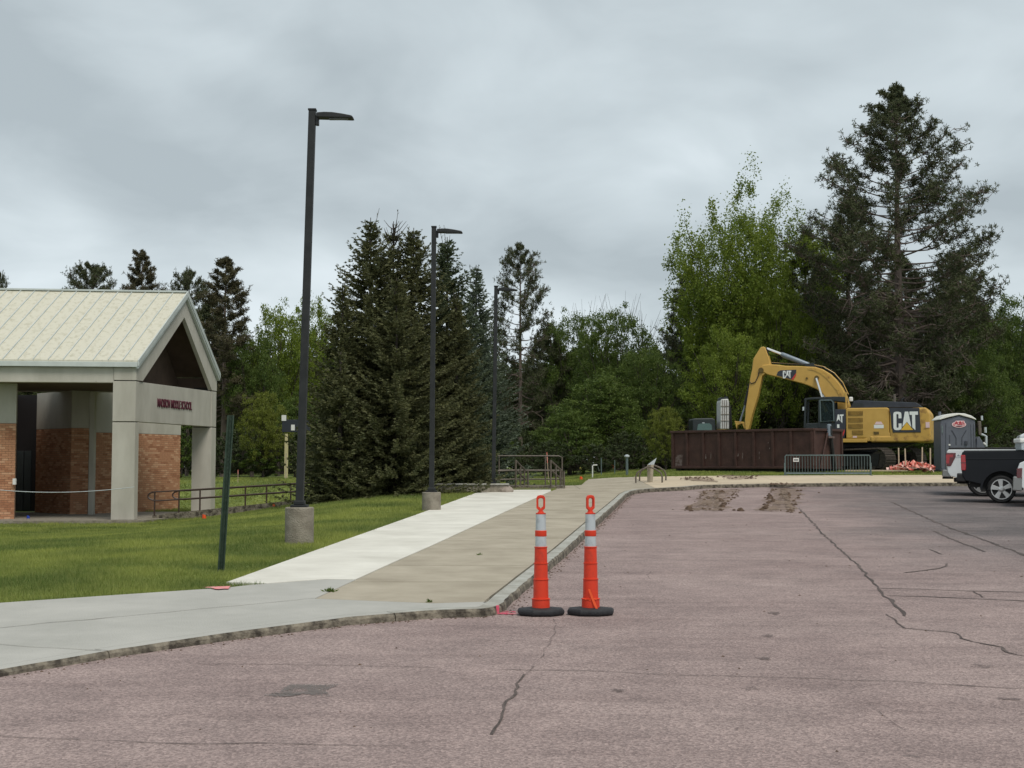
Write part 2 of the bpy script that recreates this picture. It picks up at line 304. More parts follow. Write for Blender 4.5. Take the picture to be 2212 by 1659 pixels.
# ------------------------------------------------------------------ helpers
def tag(o, label=None, cat=None, group=None, kind=None):
    if label: o['label'] = label
    if cat: o['category'] = cat
    if group: o['group'] = group
    if kind: o['kind'] = kind
    return o
def empty(name, loc=(0, 0, 0), rz=0, rot=None):
    o = bpy.data.objects.new(name, None); col.objects.link(o); o.location = loc; o.empty_display_size = .3
    o.rotation_euler = rot if rot else (0, 0, rz); return o
def children(o): return [c for c in o.children]
def copy_tree(o, parent=None):
    c = o.copy(); col.objects.link(c); c.parent = parent
    for ch in children(o): copy_tree(ch, c)
    return c
class MB:
    def __init__(s): s.v = []; s.f = []
    def add(s, vs, fs):
        k = len(s.v); s.v += [tuple(p) for p in vs]; s.f += [tuple(i + k for i in q) for q in fs]; return s
    def box(s, c, d, rz=0, rot=None):
        x, y, z = (q / 2 for q in d); m = (Matrix.Rotation(rz, 3, 'Z') if rot is None else rot); c = Vector(c)
        vs = [c + m @ Vector((a * x, b * y, e * z)) for a in (-1, 1) for b in (-1, 1) for e in (-1, 1)]
        return s.add(vs, [(0, 1, 3, 2), (4, 6, 7, 5), (0, 4, 5, 1), (2, 3, 7, 6), (0, 2, 6, 4), (1, 5, 7, 3)])
    def tube(s, pts, r, n=8, caps=True):
        pts = [Vector(p) for p in pts]; rr = r if hasattr(r, '__len__') else [r] * len(pts); k = len(s.v); up = None
        for i, p in enumerate(pts):
            d = (pts[min(i + 1, len(pts) - 1)] - pts[max(i - 1, 0)]).normalized()
            if up is None: up = Vector((0, 0, 1)) if abs(d.z) < .9 else Vector((1, 0, 0))
            a = (up - d * up.dot(d)).normalized(); b = d.cross(a); up = a
            for j in range(n):
                t = 2 * math.pi * j / n + math.pi / n; s.v.append(tuple(p + (a * math.cos(t) + b * math.sin(t)) * rr[i]))
        for i in range(len(pts) - 1):
            for j in range(n): s.f.append((k + i * n + j, k + i * n + (j + 1) % n, k + (i + 1) * n + (j + 1) % n, k + (i + 1) * n + j))
        if caps: s.f.append(tuple(k + j for j in range(n))[::-1]); s.f.append(tuple(k + (len(pts) - 1) * n + j for j in range(n)))
        return s
    def lathe(s, prof, n=24, c=(0, 0, 0), axis='Z'):
        k = len(s.v); c = Vector(c)
        for r, z in prof:
            for j in range(n):
                t = 2 * math.pi * j / n; q = (r * math.cos(t), r * math.sin(t), z)
                if axis == 'Y': q = (q[0], z, q[1])
                s.v.append(tuple(c + Vector(q)))
        for i in range(len(prof) - 1):
            for j in range(n): s.f.append((k + i * n + j, k + i * n + (j + 1) % n, k + (i + 1) * n + (j + 1) % n, k + (i + 1) * n + j))
        s.f.append(tuple(k + j for j in range(n))[::-1]); s.f.append(tuple(k + (len(prof) - 1) * n + j for j in range(n)))
        return s
    def prism(s, poly, y0, y1):            # polygon in XZ extruded along Y
        n = len(poly); vs = [(p[0], y0, p[1]) for p in poly] + [(p[0], y1, p[1]) for p in poly]
        return s.add(vs, [tuple(range(n)), tuple(range(2 * n - 1, n - 1, -1))] + [(i, n + i, n + (i + 1) % n, (i + 1) % n) for i in range(n)])
    def slab(s, top, dz):                   # top: list of 3-D points, extruded down by dz
        n = len(top); vs = [tuple(p) for p in top] + [(p[0], p[1], p[2] - dz) for p in top]
        return s.add(vs, [tuple(range(n)), tuple(range(2 * n - 1, n - 1, -1))] + [(i, n + i, n + (i + 1) % n, (i + 1) % n) for i in range(n)])
    def ring(s, outer, inner, y0, y1):      # XZ outlines with same count
        n = len(outer); vs = []
        for y in (y0, y1):
            vs += [(p[0], y, p[1]) for p in outer] + [(p[0], y, p[1]) for p in inner]
        fs = []
        for i in range(n):
            j = (i + 1) % n
            fs += [(i, j, n + j, n + i), (2 * n + i, 3 * n + i, 3 * n + j, 2 * n + j), (i, 2 * n + i, 2 * n + j, j), (n + i, n + j, 3 * n + j, 3 * n + i)]
        return s.add(vs, fs)
    def build(s, name, m, parent=None, smooth=False, bevel=0, loc=None):
        me = bpy.data.meshes.new(name); me.from_pydata(s.v, [], s.f); me.update()
        mats = m if isinstance(m, (list, tuple)) else [m]
        for q in mats: me.materials.append(q)
        o = bpy.data.objects.new(name, me); col.objects.link(o)
        import bmesh
        bm = bmesh.new(); bm.from_mesh(me); bmesh.ops.recalc_face_normals(bm, faces=bm.faces); bm.to_mesh(me); bm.free()
        if parent: o.parent = parent
        if loc is not None: o.location = loc
        if smooth:
            for p in me.polygons: p.use_smooth = True
            me.set_sharp_from_angle(angle=R(40))
        if bevel:
            b = o.modifiers.new('bevel', 'BEVEL'); b.width = bevel; b.segments = 2; b.limit_method = 'ANGLE'
        return o
def part(name, mb, m, parent, **k): return mb.build(name, m, parent, **k)
def quads_mesh(name, V, m):                 # V: (n,4,3) array
    n = len(V); me = bpy.data.meshes.new(name)
    me.vertices.add(n * 4); me.vertices.foreach_set('co', V.reshape(-1).astype(np.float32))
    me.loops.add(n * 4); me.loops.foreach_set('vertex_index', np.arange(n * 4, dtype=np.int32))
    me.polygons.add(n); me.polygons.foreach_set('loop_start', np.arange(0, n * 4, 4, dtype=np.int32))
    me.polygons.foreach_set('loop_total', np.full(n, 4, dtype=np.int32)); me.update(calc_edges=True); me.materials.append(m)
    return me
def tris_mesh(name, V, m):
    n = len(V); me = bpy.data.meshes.new(name)
    me.vertices.add(n * 3); me.vertices.foreach_set('co', V.reshape(-1).astype(np.float32))
    me.loops.add(n * 3); me.loops.foreach_set('vertex_index', np.arange(n * 3, dtype=np.int32))
    me.polygons.add(n); me.polygons.foreach_set('loop_start', np.arange(0, n * 3, 3, dtype=np.int32))
    me.polygons.foreach_set('loop_total', np.full(n, 3, dtype=np.int32)); me.update(calc_edges=True); me.materials.append(m)
    return me
def mesh_obj(name, me, parent=None):
    o = bpy.data.objects.new(name, me); col.objects.link(o)
    if parent: o.parent = parent
    return o
def unit(v): return v / (np.linalg.norm(v, axis=-1, keepdims=True) + 1e-9)
def diamonds(P, D, Nn, ln, wd):             # blades: start P, direction D, side from Nn
    S = unit(np.cross(D, Nn)); ln = np.asarray(ln)[:, None]; wd = np.asarray(wd)[:, None]
    return np.stack([P, P + D * ln * .45 + S * wd * .5, P + D * ln, P + D * ln * .45 - S * wd * .5], 1)
def text(name, body, m, parent, origin, xdir, updir, width, height, depth=.01, spacing=1.0, bold=0.0):
    cu = bpy.data.curves.new(name, 'FONT'); cu.body = body; cu.extrude = depth; cu.offset = bold; cu.space_character = spacing
    cu.align_x = 'CENTER'; cu.align_y = 'CENTER'; cu.materials.append(m); cu.resolution_u = 3
    o = bpy.data.objects.new(name, cu); col.objects.link(o)
    bpy.context.view_layer.update(); d = o.dimensions
    X = Vector(xdir).normalized(); U = Vector(updir).normalized(); Z = X.cross(U)
    mt = Matrix((X * (width / d.x), U * (height / d.y), Z)).transposed().to_4x4(); mt.translation = Vector(origin)
    me = bpy.data.meshes.new_from_object(o.evaluated_get(bpy.context.evaluated_depsgraph_get())); bpy.data.objects.remove(o)
    o = bpy.data.objects.new(name, me); col.objects.link(o)
    if not me.materials: me.materials.append(m)
    if parent: o.parent = parent
    o.matrix_local = mt
    return o
def adopt(o, root):
    o.parent = root; o.matrix_parent_inverse = Matrix.Translation(-Vector(root.location)); return o
def wpart(name, mb, m, root, **k): return adopt(mb.build(name, m, **k), root)

# ================================================================== GROUND
kpx = [(0, 1463), (250, 1420), (500, 1383), (760, 1350), (950, 1335), (1042, 1333), (1072, 1329), (1087, 1322), (1102, 1306), (1118, 1292), (1150, 1264), (1184, 1235), (1225, 1200),
       (1264, 1163), (1292, 1135), (1328, 1101), (1343, 1086), (1352, 1076), (1364, 1069), (1380, 1065.5), (1411, 1063), (1478, 1059.5), (1517, 1055.5), (1657, 1052.5), (1838, 1051), (2091, 1050.3), (2212, 1050)]
K = [GR(*p) for p in kpx]
d0 = (K[0] - K[1]).normalized()
K = [K[0] + d0 * 14, K[0] + d0 * 5] + K + [Vector((K[-1].x + 8, K[-1].y, 0)), Vector((60, K[-1].y, 0))]
K = [Vector((p.x, p.y)) for p in K]
def offset(P, d):                            # positive = land side (left of travel direction)
    out = []
    for i, p in enumerate(P):
        a = P[max(i - 1, 0)]; b = P[min(i + 1, len(P) - 1)]; t = (b - a).normalized(); out.append(p + Vector((-t.y, t.x)) * d)
    return out
KI = offset(K, .18)
def up(p, dz=0, h=Lh): return Vector((p[0], p[1], h(p[0], p[1]) + dz))
# road: one sheet
def grid_sheet(name, xs, ys, h, m):
    v = [(x, y, h(x, y)) for y in ys for x in xs]; n = len(xs)
    f = [(j * n + i, j * n + i + 1, (j + 1) * n + i + 1, (j + 1) * n + i) for j in range(len(ys) - 1) for i in range(n - 1)]
    me = bpy.data.meshes.new(name); me.from_pydata(v, [], f); me.update(); me.materials.append(m)
    for p in me.polygons: p.use_smooth = True
    return mesh_obj(name, me)
pa, pb = GR(1726, 1097), GR(1956, 1331)
xs = [-40 + i * 1.5 for i in range(70)]; ys = [-30, -15, -5, 0] + [1 + i for i in range(56)]
road = grid_sheet('road', xs, ys, Rh, roadmat(pa, pb)); tag(road, kind='structure')
# kerb stones
kerb = empty('kerb'); tag(kerb, kind='structure')
def seglen(P): return [0] + list(np.cumsum([(P[i + 1] - P[i]).length for i in range(len(P) - 1)]))
SL = seglen(K)
def along(P, s):
    i = max(0, min(len(P) - 2, int(np.searchsorted(SL, s)) - 1)); t = (s - SL[i]) / (SL[i + 1] - SL[i]); return P[i].lerp(P[i + 1], t)
s = 0; segs = []
corner = SL[8]
while s < SL[-1] - .1:
    L_ = 3.0 if s < SL[-1] - 30 else 4.0
    e_ = min(s + L_, SL[-1]); segs.append((s + .006, e_ - .006)); s = e_
for a, b in segs:
    mb = MB(); n = max(2, int((b - a) / .12)) if a < SL[20] else max(2, int((b - a) / .4))
    rows = []
    for i in range(n + 1):
        q = a + (b - a) * i / n; o_, i_ = along(K, q), along(KI, q)
        z = Lh(o_.x, o_.y); j1 = noise.noise(Vector((q * 5, 0, 3))) * .016 + max(0, noise.noise(Vector((q * 2.1, 7, 3))) - .25) * .06 + noise.noise(Vector((q * 1.3, 0, 9))) * .012; j2 = noise.noise(Vector((q * 7, 4, 3))) * .01
        dirn = (i_ - o_).normalized(); o2 = o_ + dirn * (.004 + j1)
        p0 = (o2.x - dirn.x * .012, o2.y - dirn.y * .012, Rh(o_.x, o_.y) - .06); p1 = (o2.x, o2.y, z - .022 + j2)
        o3 = o2 + dirn * (.02 + abs(j2)); p2 = (o3.x, o3.y, z + .002); p3 = (i_.x - dirn.x * .004, i_.y - dirn.y * .004, z + .002); p4 = (p3[0], p3[1], z - .12)
        rows.append([p0, p1, p2, p3, p4])
    for r in rows: mb.v += r
    for i in range(n):
        for j in range(4): k = i * 5 + j; mb.f.append((k, k + 5, k + 6, k + 1))
        k = i * 5; mb.f.append((k, k + 4, k + 9, k + 5))
    mb.f.append((0, 1, 2, 3, 4)); k = n * 5; mb.f.append((k + 4, k + 3, k + 2, k + 1, k))
    left = b < SL[10]
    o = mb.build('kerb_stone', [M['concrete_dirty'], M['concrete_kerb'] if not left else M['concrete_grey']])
    adopt(o, kerb)
    far = a > SL[20]
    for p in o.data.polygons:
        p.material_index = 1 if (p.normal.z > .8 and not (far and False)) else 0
# grit along the kerb foot
for nm_, P_ in (('grit', 0),):
    mb = MB(); rg = random.Random(12)
    for i in range(900):
        if i < 620:
            s_q = rg.uniform(SL[2], SL[22]); p = along(K, s_q); q_ = along(offset(K, -1.0), s_q) - p; p = p + q_ * (.02 + abs(rg.gauss(0, .06)))
        else:
            p = Vector((rg.uniform(-6, 9), rg.uniform(7, 30)))
            if not (p.y > 0): continue
        r = rg.uniform(.003, .010) * (1 + p.y * .03); z = Rh(p.x, p.y)
        mb.add([(p.x + r * rg.uniform(.6, 1.6) * math.cos(j * 1.26), p.y + r * rg.uniform(.6, 1.6) * math.sin(j * 1.26), z) for j in range(5)] + [(p.x, p.y, z + r * .8)], [(j, (j + 1) % 5, 5) for j in range(5)])
    gt = wpart('grit', mb, M['mud'], road); tag(gt, kind='stuff')
# land region triangulated
outer = [Vector((60, 260)), Vector((-120, 260)), Vector((-120, K[0].y - 5)), Vector((K[0].x, K[0].y - 5))]
KL = [p + Vector((0, 0)) for p in offset(K, .06)]
bound = KL + [Vector((60.2, 260)), Vector((-120, 260)), Vector((-120, K[0].y - 6)), Vector((K[0].x - .5, K[0].y - 6))]
def inpoly(P, X, Y):
    X = np.asarray(X); Y = np.asarray(Y); c = np.zeros(X.shape, bool); n = len(P)
    for i in range(n):
        x0, y0 = P[i][0], P[i][1]; x1, y1 = P[(i + 1) % n][0], P[(i + 1) % n][1]
        if y0 == y1: continue
        c ^= ((y0 > Y) != (y1 > Y)) & (X < (x1 - x0) * (Y - y0) / (y1 - y0) + x0)
    return c
gx = []; gy = []
for y in list(np.arange(5, 66, 1.0)) + list(np.arange(66, 256, 8.0)):
    st = 1.0 if y < 66 else 8
    for x in np.arange(-40 if y < 66 else -115, 58, st): gx.append(x + .13); gy.append(y + .07)
gx = np.array(gx); gy = np.array(gy); ins = inpoly(bound, gx, gy)
pts = [Vector((x, y)) for x, y in zip(gx[ins], gy[ins])]
allp = [Vector((p[0], p[1])) for p in bound] + pts
nb = len(bound)
r = delaunay_2d_cdt(allp, [], [list(range(nb))], 1, 1e-4)
me = bpy.data.meshes.new('lawn'); me.from_pydata([(p.x, p.y, Lh(p.x, p.y) - .035) for p in r[0]], [], [tuple(q) for q in r[2]]); me.update(); me.materials.append(M['lawn'])
for p in me.polygons: p.use_smooth = True
import bmesh
bm = bmesh.new(); bm.from_mesh(me); bmesh.ops.recalc_face_normals(bm, faces=bm.faces); bm.to_mesh(me); bm.free()
lawn = mesh_obj('lawn', me); tag(lawn, kind='structure')

# ---- slabs
def g2(px, py): q = G(px, py); return Vector((q.x, q.y))
def clip(P, n, c):                           # keep n.p <= c
    out = []
    for i in range(len(P)):
        a, b = P[i], P[(i + 1) % len(P)]; da, db = n[0] * a.x + n[1] * a.y - c, n[0] * b.x + n[1] * b.y - c
        if da <= 0: out.append(a)
        if (da < 0 < db) or (db < 0 < da): out.append(a.lerp(b, da / (da - db)))
    return out
def shrink(P, d):
    c = sum(P, Vector((0, 0))) / len(P); return [p + (c - p).normalized() * d for p in P]
def slab_piece(P, m, root, gap=.006, dz=0):
    if len(P) < 3: return
    A = sum(P[i].x * P[(i + 1) % len(P)].y - P[(i + 1) % len(P)].x * P[i].y for i in range(len(P))) / 2
    if abs(A) < .03: return
    P = shrink(P, gap); mb = MB().slab([up(p, dz) for p in P], .1)
    o = wpart('slab', mb, m, root)
    if abs(A) > .3:
        pass
    return o
kin = [p for p in KI]
kin_left = [p for p in KI[:9]]               # from far left to corner
kin_up = KI[9:]
C_lawn = [g2(-900, 1362), g2(-500, 1337), g2(0, 1302), g2(250, 1285), g2(490, 1269), g2(545, 1263), g2(575, 1261)]
C_seam = [g2(-900, 1437), g2(-500, 1402), g2(0, 1356), g2(340, 1325), g2(680, 1293)]
grey = empty('grey_concrete_pavement'); tag(grey, kind='structure')
upper = C_lawn + [g2(700, 1251.5), g2(768, 1252.5)] + C_seam[::-1]
lower = C_seam + [g2(935, 1303), g2(1058, 1299.5)] + [p for p in kin_left[::-1]]
def cut_x(P, xs_):
    res = []
    for a, b in zip(xs_[:-1], xs_[1:]): res.append(clip(clip(P, (-1, 0), -a - .005), (1, 0), b - .005))
    return res
def cut_y(P, ys_):
    res = []
    for a, b in zip(ys_[:-1], ys_[1:]): g_ = .007 + a * .0004; res.append(clip(clip(P, (0, -1), -a - g_), (0, 1), b - g_))
    return res
for P in cut_x(upper, [-16, -9, 5]): slab_piece(P, M['concrete_grey'], grey, .003)
for P in cut_x(lower, [-16, -9, 5]): slab_piece(P, M['concrete_grey'], grey, .003)
border = [g2(680, 1293), g2(768, 1252.5), g2(850, 1215), g2(930, 1180), g2(1060, 1120), g2(1190, 1061)]
i_top = [i for i, p in enumerate(KI) if p.y < 60]
plaza_back = [g2(1201, 1057), g2(1222, 1049), g2(1255, 1048), g2(1271, 1035), g2(1353, 1031), g2(1450, 1029)]
yb = plaza_back[-1].y
far_r = [Vector((14, yb + .6)), Vector((26, yb + .9)), Vector((60, yb + .9))]
print('plaza depth', yb, 'kerb far', K[-1].y)
KT = offset(K, .203)
tan = border + plaza_back + far_r + KT[9:][::-1] + [g2(1058, 1299.5), g2(935, 1303)]
walk = empty('tan_concrete_walk'); tag(walk, kind='structure')
rows = [g2(900, y).y for y in (1303, 1257, 1221, 1186, 1163, 1141, 1120, 1102, 1088)] + [31, 33.2, 35.5, 38, 40.5, 43]
rows = sorted(set([5] + rows))
rows = [r_ for r_ in rows if r_ < 44]
for P in cut_y(tan, rows + [44.0]):
    slab_piece(P, M['concrete_tan'], walk, .008)
far = clip(tan, (0, -1), -44.0)
for P in cut_y(far, [44, 46.6, 48.3, 50.4, 53, 57]):
    for Q in cut_x(P, [-2, 2.2, 4.6, 7, 9.2, 11.5, 14, 16.6, 19.2, 22, 25, 29, 60]):
        slab_piece(Q, M['concrete_tan'] if (sum(q.x for q in Q) / max(1, len(Q))) < 5 else M['concrete_far'], walk, .005)
white = [g2(489, 1258.5), g2(680, 1190), g2(900, 1112), g2(1020, 1068), g2(1050, 1058.5), g2(1190, 1058)] + border[::-1][:-1] + [g2(700, 1251.5), g2(575, 1261)]
newwalk = empty('new_white_concrete_walk'); tag(newwalk, kind='structure')
for P in [white]: slab_piece(P, M['concrete_white'], newwalk, .003, .006)
mbj = MB(); a_, b_ = offset(K, .16), offset(K, .23)
for i in range(9, len(K) - 3):
    mbj.add([up(a_[i], -.02), up(b_[i], -.02), up(b_[i + 1], -.02), up(a_[i + 1], -.02)], [(0, 1, 2, 3)])
wpart('joint_fill', mbj, M['joint_dark'], walk)
# cracks, joints and marks on the road
def ribbon(name, pts, w, m, root, jitter=.35, h=Rh, dz=.005, step=.12, gaps=0):
    w = w * .68; P = [Vector((p.x, p.y)) for p in pts]; mb = MB(); prev = None; q = 0
    dens = []
    for a, b in zip(P[:-1], P[1:]):
        n = max(1, int((b - a).length / step)); dens += [a.lerp(b, i / n) for i in range(n)]
    dens.append(P[-1])
    for i, p in enumerate(dens):
        t = (dens[min(i + 1, len(dens) - 1)] - dens[max(i - 1, 0)]).normalized(); nn = Vector((-t.y, t.x))
        wob = noise.noise(Vector((p.x * 2.2, p.y * 2.2, w * 90))) * .05 + noise.noise(Vector((p.x * 9, p.y * 9, 1))) * .016
        ww = w * (.45 + .75 * abs(noise.noise(Vector((p.x * 3.1, p.y * 3.1, 7)))) * 2 + jitter * random.random()) * .5
        if gaps and noise.noise(Vector((p.x * .9, p.y * .9, 21))) > gaps: ww = .0006
        c = p + nn * wob; l_, r_ = c + nn * ww, c - nn * ww
        mb.v += [(l_.x, l_.y, h(l_.x, l_.y) + dz), (r_.x, r_.y, h(r_.x, r_.y) + dz)]
    for i in range(len(dens) - 1): mb.f.append((2 * i, 2 * i + 1, 2 * i + 3, 2 * i + 2))
    return wpart(name, mb, m, root)
def ll(pts): return [GR(1106 + .5 * x, 1042.3 + .5 * y) for x, y in pts]      # lower right quarter sketch coordinates
def lq(pts): return [GR(.5 * x, 1206.9 + .5 * y) for x, y in pts]
CR = M['crack']; CS = M['crack_soft']
ribbon('crack', ll([(1240, 110), (1340, 220), (1410, 285), (1480, 345), (1530, 400), (1600, 480), (1650, 525), (1700, 578)]), .05, CR, road)
ribbon('crack', ll([(1615, 570), (1665, 600), (1690, 630), (1790, 640), (1900, 648), (1925, 655), (1935, 675), (2000, 690), (2120, 712), (2150, 735), (2240, 755)]), .032, CR, road)
ribbon('crack', ll([(1410, 285), (1600, 284), (1800, 290)]), .05, CS, road)
ribbon('crack', ll([(1580, 458), (1800, 462), (2000, 470), (2230, 476)]), .05, CR, road)
ribbon('crack', ll([(1620, 488), (1900, 497), (2230, 514)]), .045, CR, road)
ribbon('crack', ll([(1640, 85), (1760, 140), (1900, 200), (2060, 255), (2240, 325)]), .08, CR, road)
ribbon('crack', ll([(1825, 210), (1900, 245), (2040, 300)]), .07, CR, road)
ribbon('crack', ll([(1790, 285), (1870, 315), (1920, 330), (1850, 372), (1690, 392)]), .045, CR, road, gaps=.2)
ribbon('crack', ll([(2000, 470), (2045, 497)]), .04, CR, road)
ribbon('crack', ll([(0, 812), (330, 818), (700, 830), (1000, 840), (1350, 850), (1800, 870), (2230, 892)]), .016, CR, road)
ribbon('crack', lq([(620, 436), (1000, 455), (1350, 460), (1700, 467), (2212, 482)]), .014, CR, road, gaps=.15)
ribbon('crack', lq([(-200, 755), (0, 762), (200, 775), (400, 788), (800, 798), (1300, 803), (1750, 808)]), .012, CR, road)
ribbon('crack', ll([(170, 590), (185, 650), (140, 750), (60, 830)]), .022, CS, road)
ribbon('crack', ll([(60, 830), (20, 885), (-25, 945), (-62, 1020), (-100, 1090)]), .026, CR, road, gaps=.3)
ribbon('crack', ll([(600, 590), (900, 603), (1400, 620), (1900, 640)]), .016, CS, road)
ribbon('crack', ll([(1640, 985), (1900, 992), (2240, 1003)]), .012, CS, road)
ribbon('crack', ll([(595, 385), (590, 400), (603, 415), (598, 435)]), .02, CS, road)
ribbon('crack', ll([(1200, 960), (1600, 985), (1750, 1100), (1900, 1190)]), .010, CS, road, gaps=.05)
ribbon('crack', ll([(740, 212), (860, 218), (1010, 216)]), .05, CS, road, gaps=.2)
for (x0, y0, x1) in [(700, 398, 760), (380, 452, 430), (860, 455, 960), (2000, 517, 2060), (2085, 520, 2140), (700, 682, 735), (310, 698, 332), (445, 848, 487), (1000, 529, 1030), (1040, 591, 1062)]:
    ribbon('crack', lq([(x0, y0), ((x0 + x1) / 2, y0 + 2), (x1, y0 + 1)]), .012, CR, road)
ribbon('score_line', [Vector((p.x, p.y, 0)) for p in C_seam], .014, M['concrete_dirty'], grey, h=Lh, dz=.004)
ribbon('score_line', [Vector((p.x, p.y, 0)) for p in (g2(-300, 1360), g2(0, 1393), g2(220, 1406))], .010, M['concrete_dirty'], grey, h=Lh, dz=.004)
# tar stain and faint worn spots
def blob(name, cx, cy, rx, ry, m, root, h=Rh, dz=.006, n=40, seed=0, rough_=.35):
    c = G(cx, cy, h); a = G(cx + rx, cy, h); b = G(cx, cy - ry, h); wx = a.x - c.x; wy = b.y - c.y
    vs = [(c.x, c.y, h(c.x, c.y) + dz)]
    for i in range(n):
        t = 2 * math.pi * i / n; k = 1 + rough_ * noise.noise(Vector((math.cos(t) * 1.5, math.sin(t) * 1.5, seed))) * 2 + random.uniform(-.08, .08)
        x = c.x + wx * k * math.cos(t); y = c.y + wy * k * math.sin(t); vs.append((x, y, h(x, y) + dz))
    mb = MB().add(vs, [(0, 1 + i, 1 + (i + 1) % n) for i in range(n)])
    return wpart(name, mb, m, root)
stain_px = [(570, 1502), (590, 1499), (605, 1497), (612, 1488), (628, 1480), (664, 1478), (700, 1480), (733, 1479), (718, 1487), (700, 1492), (712, 1499), (722, 1505), (690, 1504), (655, 1500), (630, 1504), (600, 1506), (582, 1506)]
P = [GR(*p) for p in stain_px]; mb = MB(); cc = sum(P, Vector()) / len(P)
dens = []
for a, b in zip(P, P[1:] + P[:1]): dens += [a.lerp(b, i / 6) + Vector((random.uniform(-.012, .012), random.uniform(-.03, .03), 0)) for i in range(6)]
mb.add([(p.x, p.y, Rh(p.x, p.y) + .005) for p in dens], [tuple(range(len(dens)))]); wpart('stain', mb, M['stain'], road)
for i, (x, y, rx) in enumerate([(1664, 1375, 14), (1649, 1423, 16), (1625, 1488, 22), (1604, 1577, 22), (1670, 1325, 12), (2122, 1440, 22), (2180, 1511, 26), (1335, 1492, 14)]):
    blob('worn_spot', x, y, rx, 2.4, M['crack_soft'], road, seed=i * 3, rough_=.6)
# tyre shade painted on the road as a dark smear below the black truck
blob('tyre_shade_smear', 2168, 1101, 42, 3, M['stain'], road, seed=40)
# mud dragged off the site by tracks
def mud_track(quad, name, label, n, seed):
    rnd = random.Random(seed); root = empty(name, GR(*quad[0])); tag(root, label, 'mud')
    P = [GR(*q) for q in quad]; N = 26; dens = []
    for a, b in zip(P, P[1:] + P[:1]):
        for i in range(N): dens.append(a.lerp(b, i / N) + Vector((rnd.uniform(-.2, .2), rnd.uniform(-.25, .25), 0)))
    mb = MB(); mb.add([(p.x, p.y, Rh(p.x, p.y) + .008) for p in dens], [tuple(range(len(dens)))]); wpart('mud_film', mb, M['mud_film'], root)
    mb = MB()
    for i in range(n):
        u, v = rnd.random(), rnd.random()
        if rnd.random() < .72: u = rnd.choice((rnd.gauss(.05, .05), rnd.gauss(.95, .05)))
        if rnd.random() < .25: v = rnd.gauss(.03, .03)
        p = P[0].lerp(P[1], u).lerp(P[3].lerp(P[2], u), v); r = abs(rnd.gauss(.018, .02)) + .008
        if i < 12: r = rnd.uniform(.055, .10); p = P[0].lerp(P[1], rnd.choice((.02, .97)) + rnd.uniform(-.05, .05)).lerp(P[3].lerp(P[2], .5), rnd.random())
        if rnd.random() < .1: p += Vector((rnd.uniform(-.6, .6), rnd.uniform(-.9, .2), 0))
        k = 7; rings = []
        for (q, z) in ((1, 0), (1.0, .3), (.65, .65), (.2, .85)):
            rings.append([(p.x + r * q * rnd.uniform(.75, 1.25) * math.cos(2 * math.pi * j / k), p.y + r * q * rnd.uniform(.75, 1.25) * math.sin(2 * math.pi * j / k), Rh(p.x, p.y) + r * z * rnd.uniform(.8, 1.2)) for j in range(k)])
        vs = sum(rings, []); fs = [(a * k + j, a * k + (j + 1) % k, (a + 1) * k + (j + 1) % k, (a + 1) * k + j) for a in range(3) for j in range(k)] + [tuple(3 * k + j for j in range(k))]
        mb.add(vs, fs)
    o = wpart('mud_clods', mb, M['mud'], root); tag(o, kind='stuff')
mud_track([(1478, 1103), (1562, 1103), (1598, 1057), (1520, 1059)], 'mud_tracks', 'left strip of brown mud clods on the pink asphalt, nearer the bike rack', 120, 5)
mud_track([(1643, 1103), (1712, 1106), (1735, 1055), (1668, 1055)], 'mud_tracks', 'right strip of brown mud clods on the asphalt, at the head of the long crack', 110, 9)
def walk_dirt(cx, cy, rx, ry, label, seed):
    rnd = random.Random(seed); c = G(cx, cy); root = empty('dirt_smear', c); tag(root, label, 'dirt')
    o = blob('mud_film', cx, cy, rx, ry, M['mud_film'], root, h=Lh, dz=.012, seed=seed, rough_=.5)
    mb = MB()
    for i in range(34):
        q = G(cx + rnd.uniform(-1.2, 1.2) * rx, cy + rnd.uniform(-1, 1) * ry); r = rnd.uniform(.02, .07)
        mb.add([(q.x + r * math.cos(j * 1.05) * rnd.uniform(.7, 1.3), q.y + r * math.sin(j * 1.05) * rnd.uniform(.7, 1.3), q.z) for j in range(6)] + [(q.x, q.y, q.z + r * .9)], [(j, (j + 1) % 6, 6) for j in range(6)])
    tag(wpart('mud_clods', mb, M['mud'], root), kind='stuff')
walk_dirt(1510, 1034, 34, 4, 'brown dirt smear on the pavement in front of the dumpster, the left one', 3)
walk_dirt(1590, 1031, 40, 4, 'brown dirt smear on the pavement in front of the dumpster, the right one', 8)
walk_dirt(1695, 1046, 26, 1.8, 'brown dirt crumbs along the kerb top in front of the metal barrier', 18)
# weeds in the joints, stick, paint marks
def weed(px, py, r, label, n=40):
    c = G(px, py); rt = empty('weed', c); tag(rt, label, 'weed'); V = []
    for i in range(n):
        a = random.uniform(0, 6.28); e_ = random.uniform(.1, 1.2); d = np.array([math.cos(a) * math.cos(e_), math.sin(a) * math.cos(e_), math.sin(e_)])
        V.append(diamonds(np.array([[random.gauss(0, r * .3), random.gauss(0, r * .3), 0]]), d[None], rng.normal(size=(1, 3)), [random.uniform(.5, 1) * r], [r * .22])[0])
    mesh_obj('leaves', quads_mesh('leaves', np.array(V), M['leaf_mid']), rt)
weed(714, 1278, .07, 'small green weed growing in the joint between grey and tan concrete')
weed(927, 1301, .05, 'small pale weed at the lower edge of the tan slab', 25)
weed(1034, 1199, .05, 'dark little weed in the tan slab joint beside the left orange post', 20)
st = ribbon('fallen_twig', ll([(1688, 1182), (1725, 1182), (1765, 1187)]), .012, M['black_steel'], road); st.parent = None; st.matrix_parent_inverse = Matrix(); tag(st, 'thin dark twig lying on the asphalt at the bottom right', 'twig')
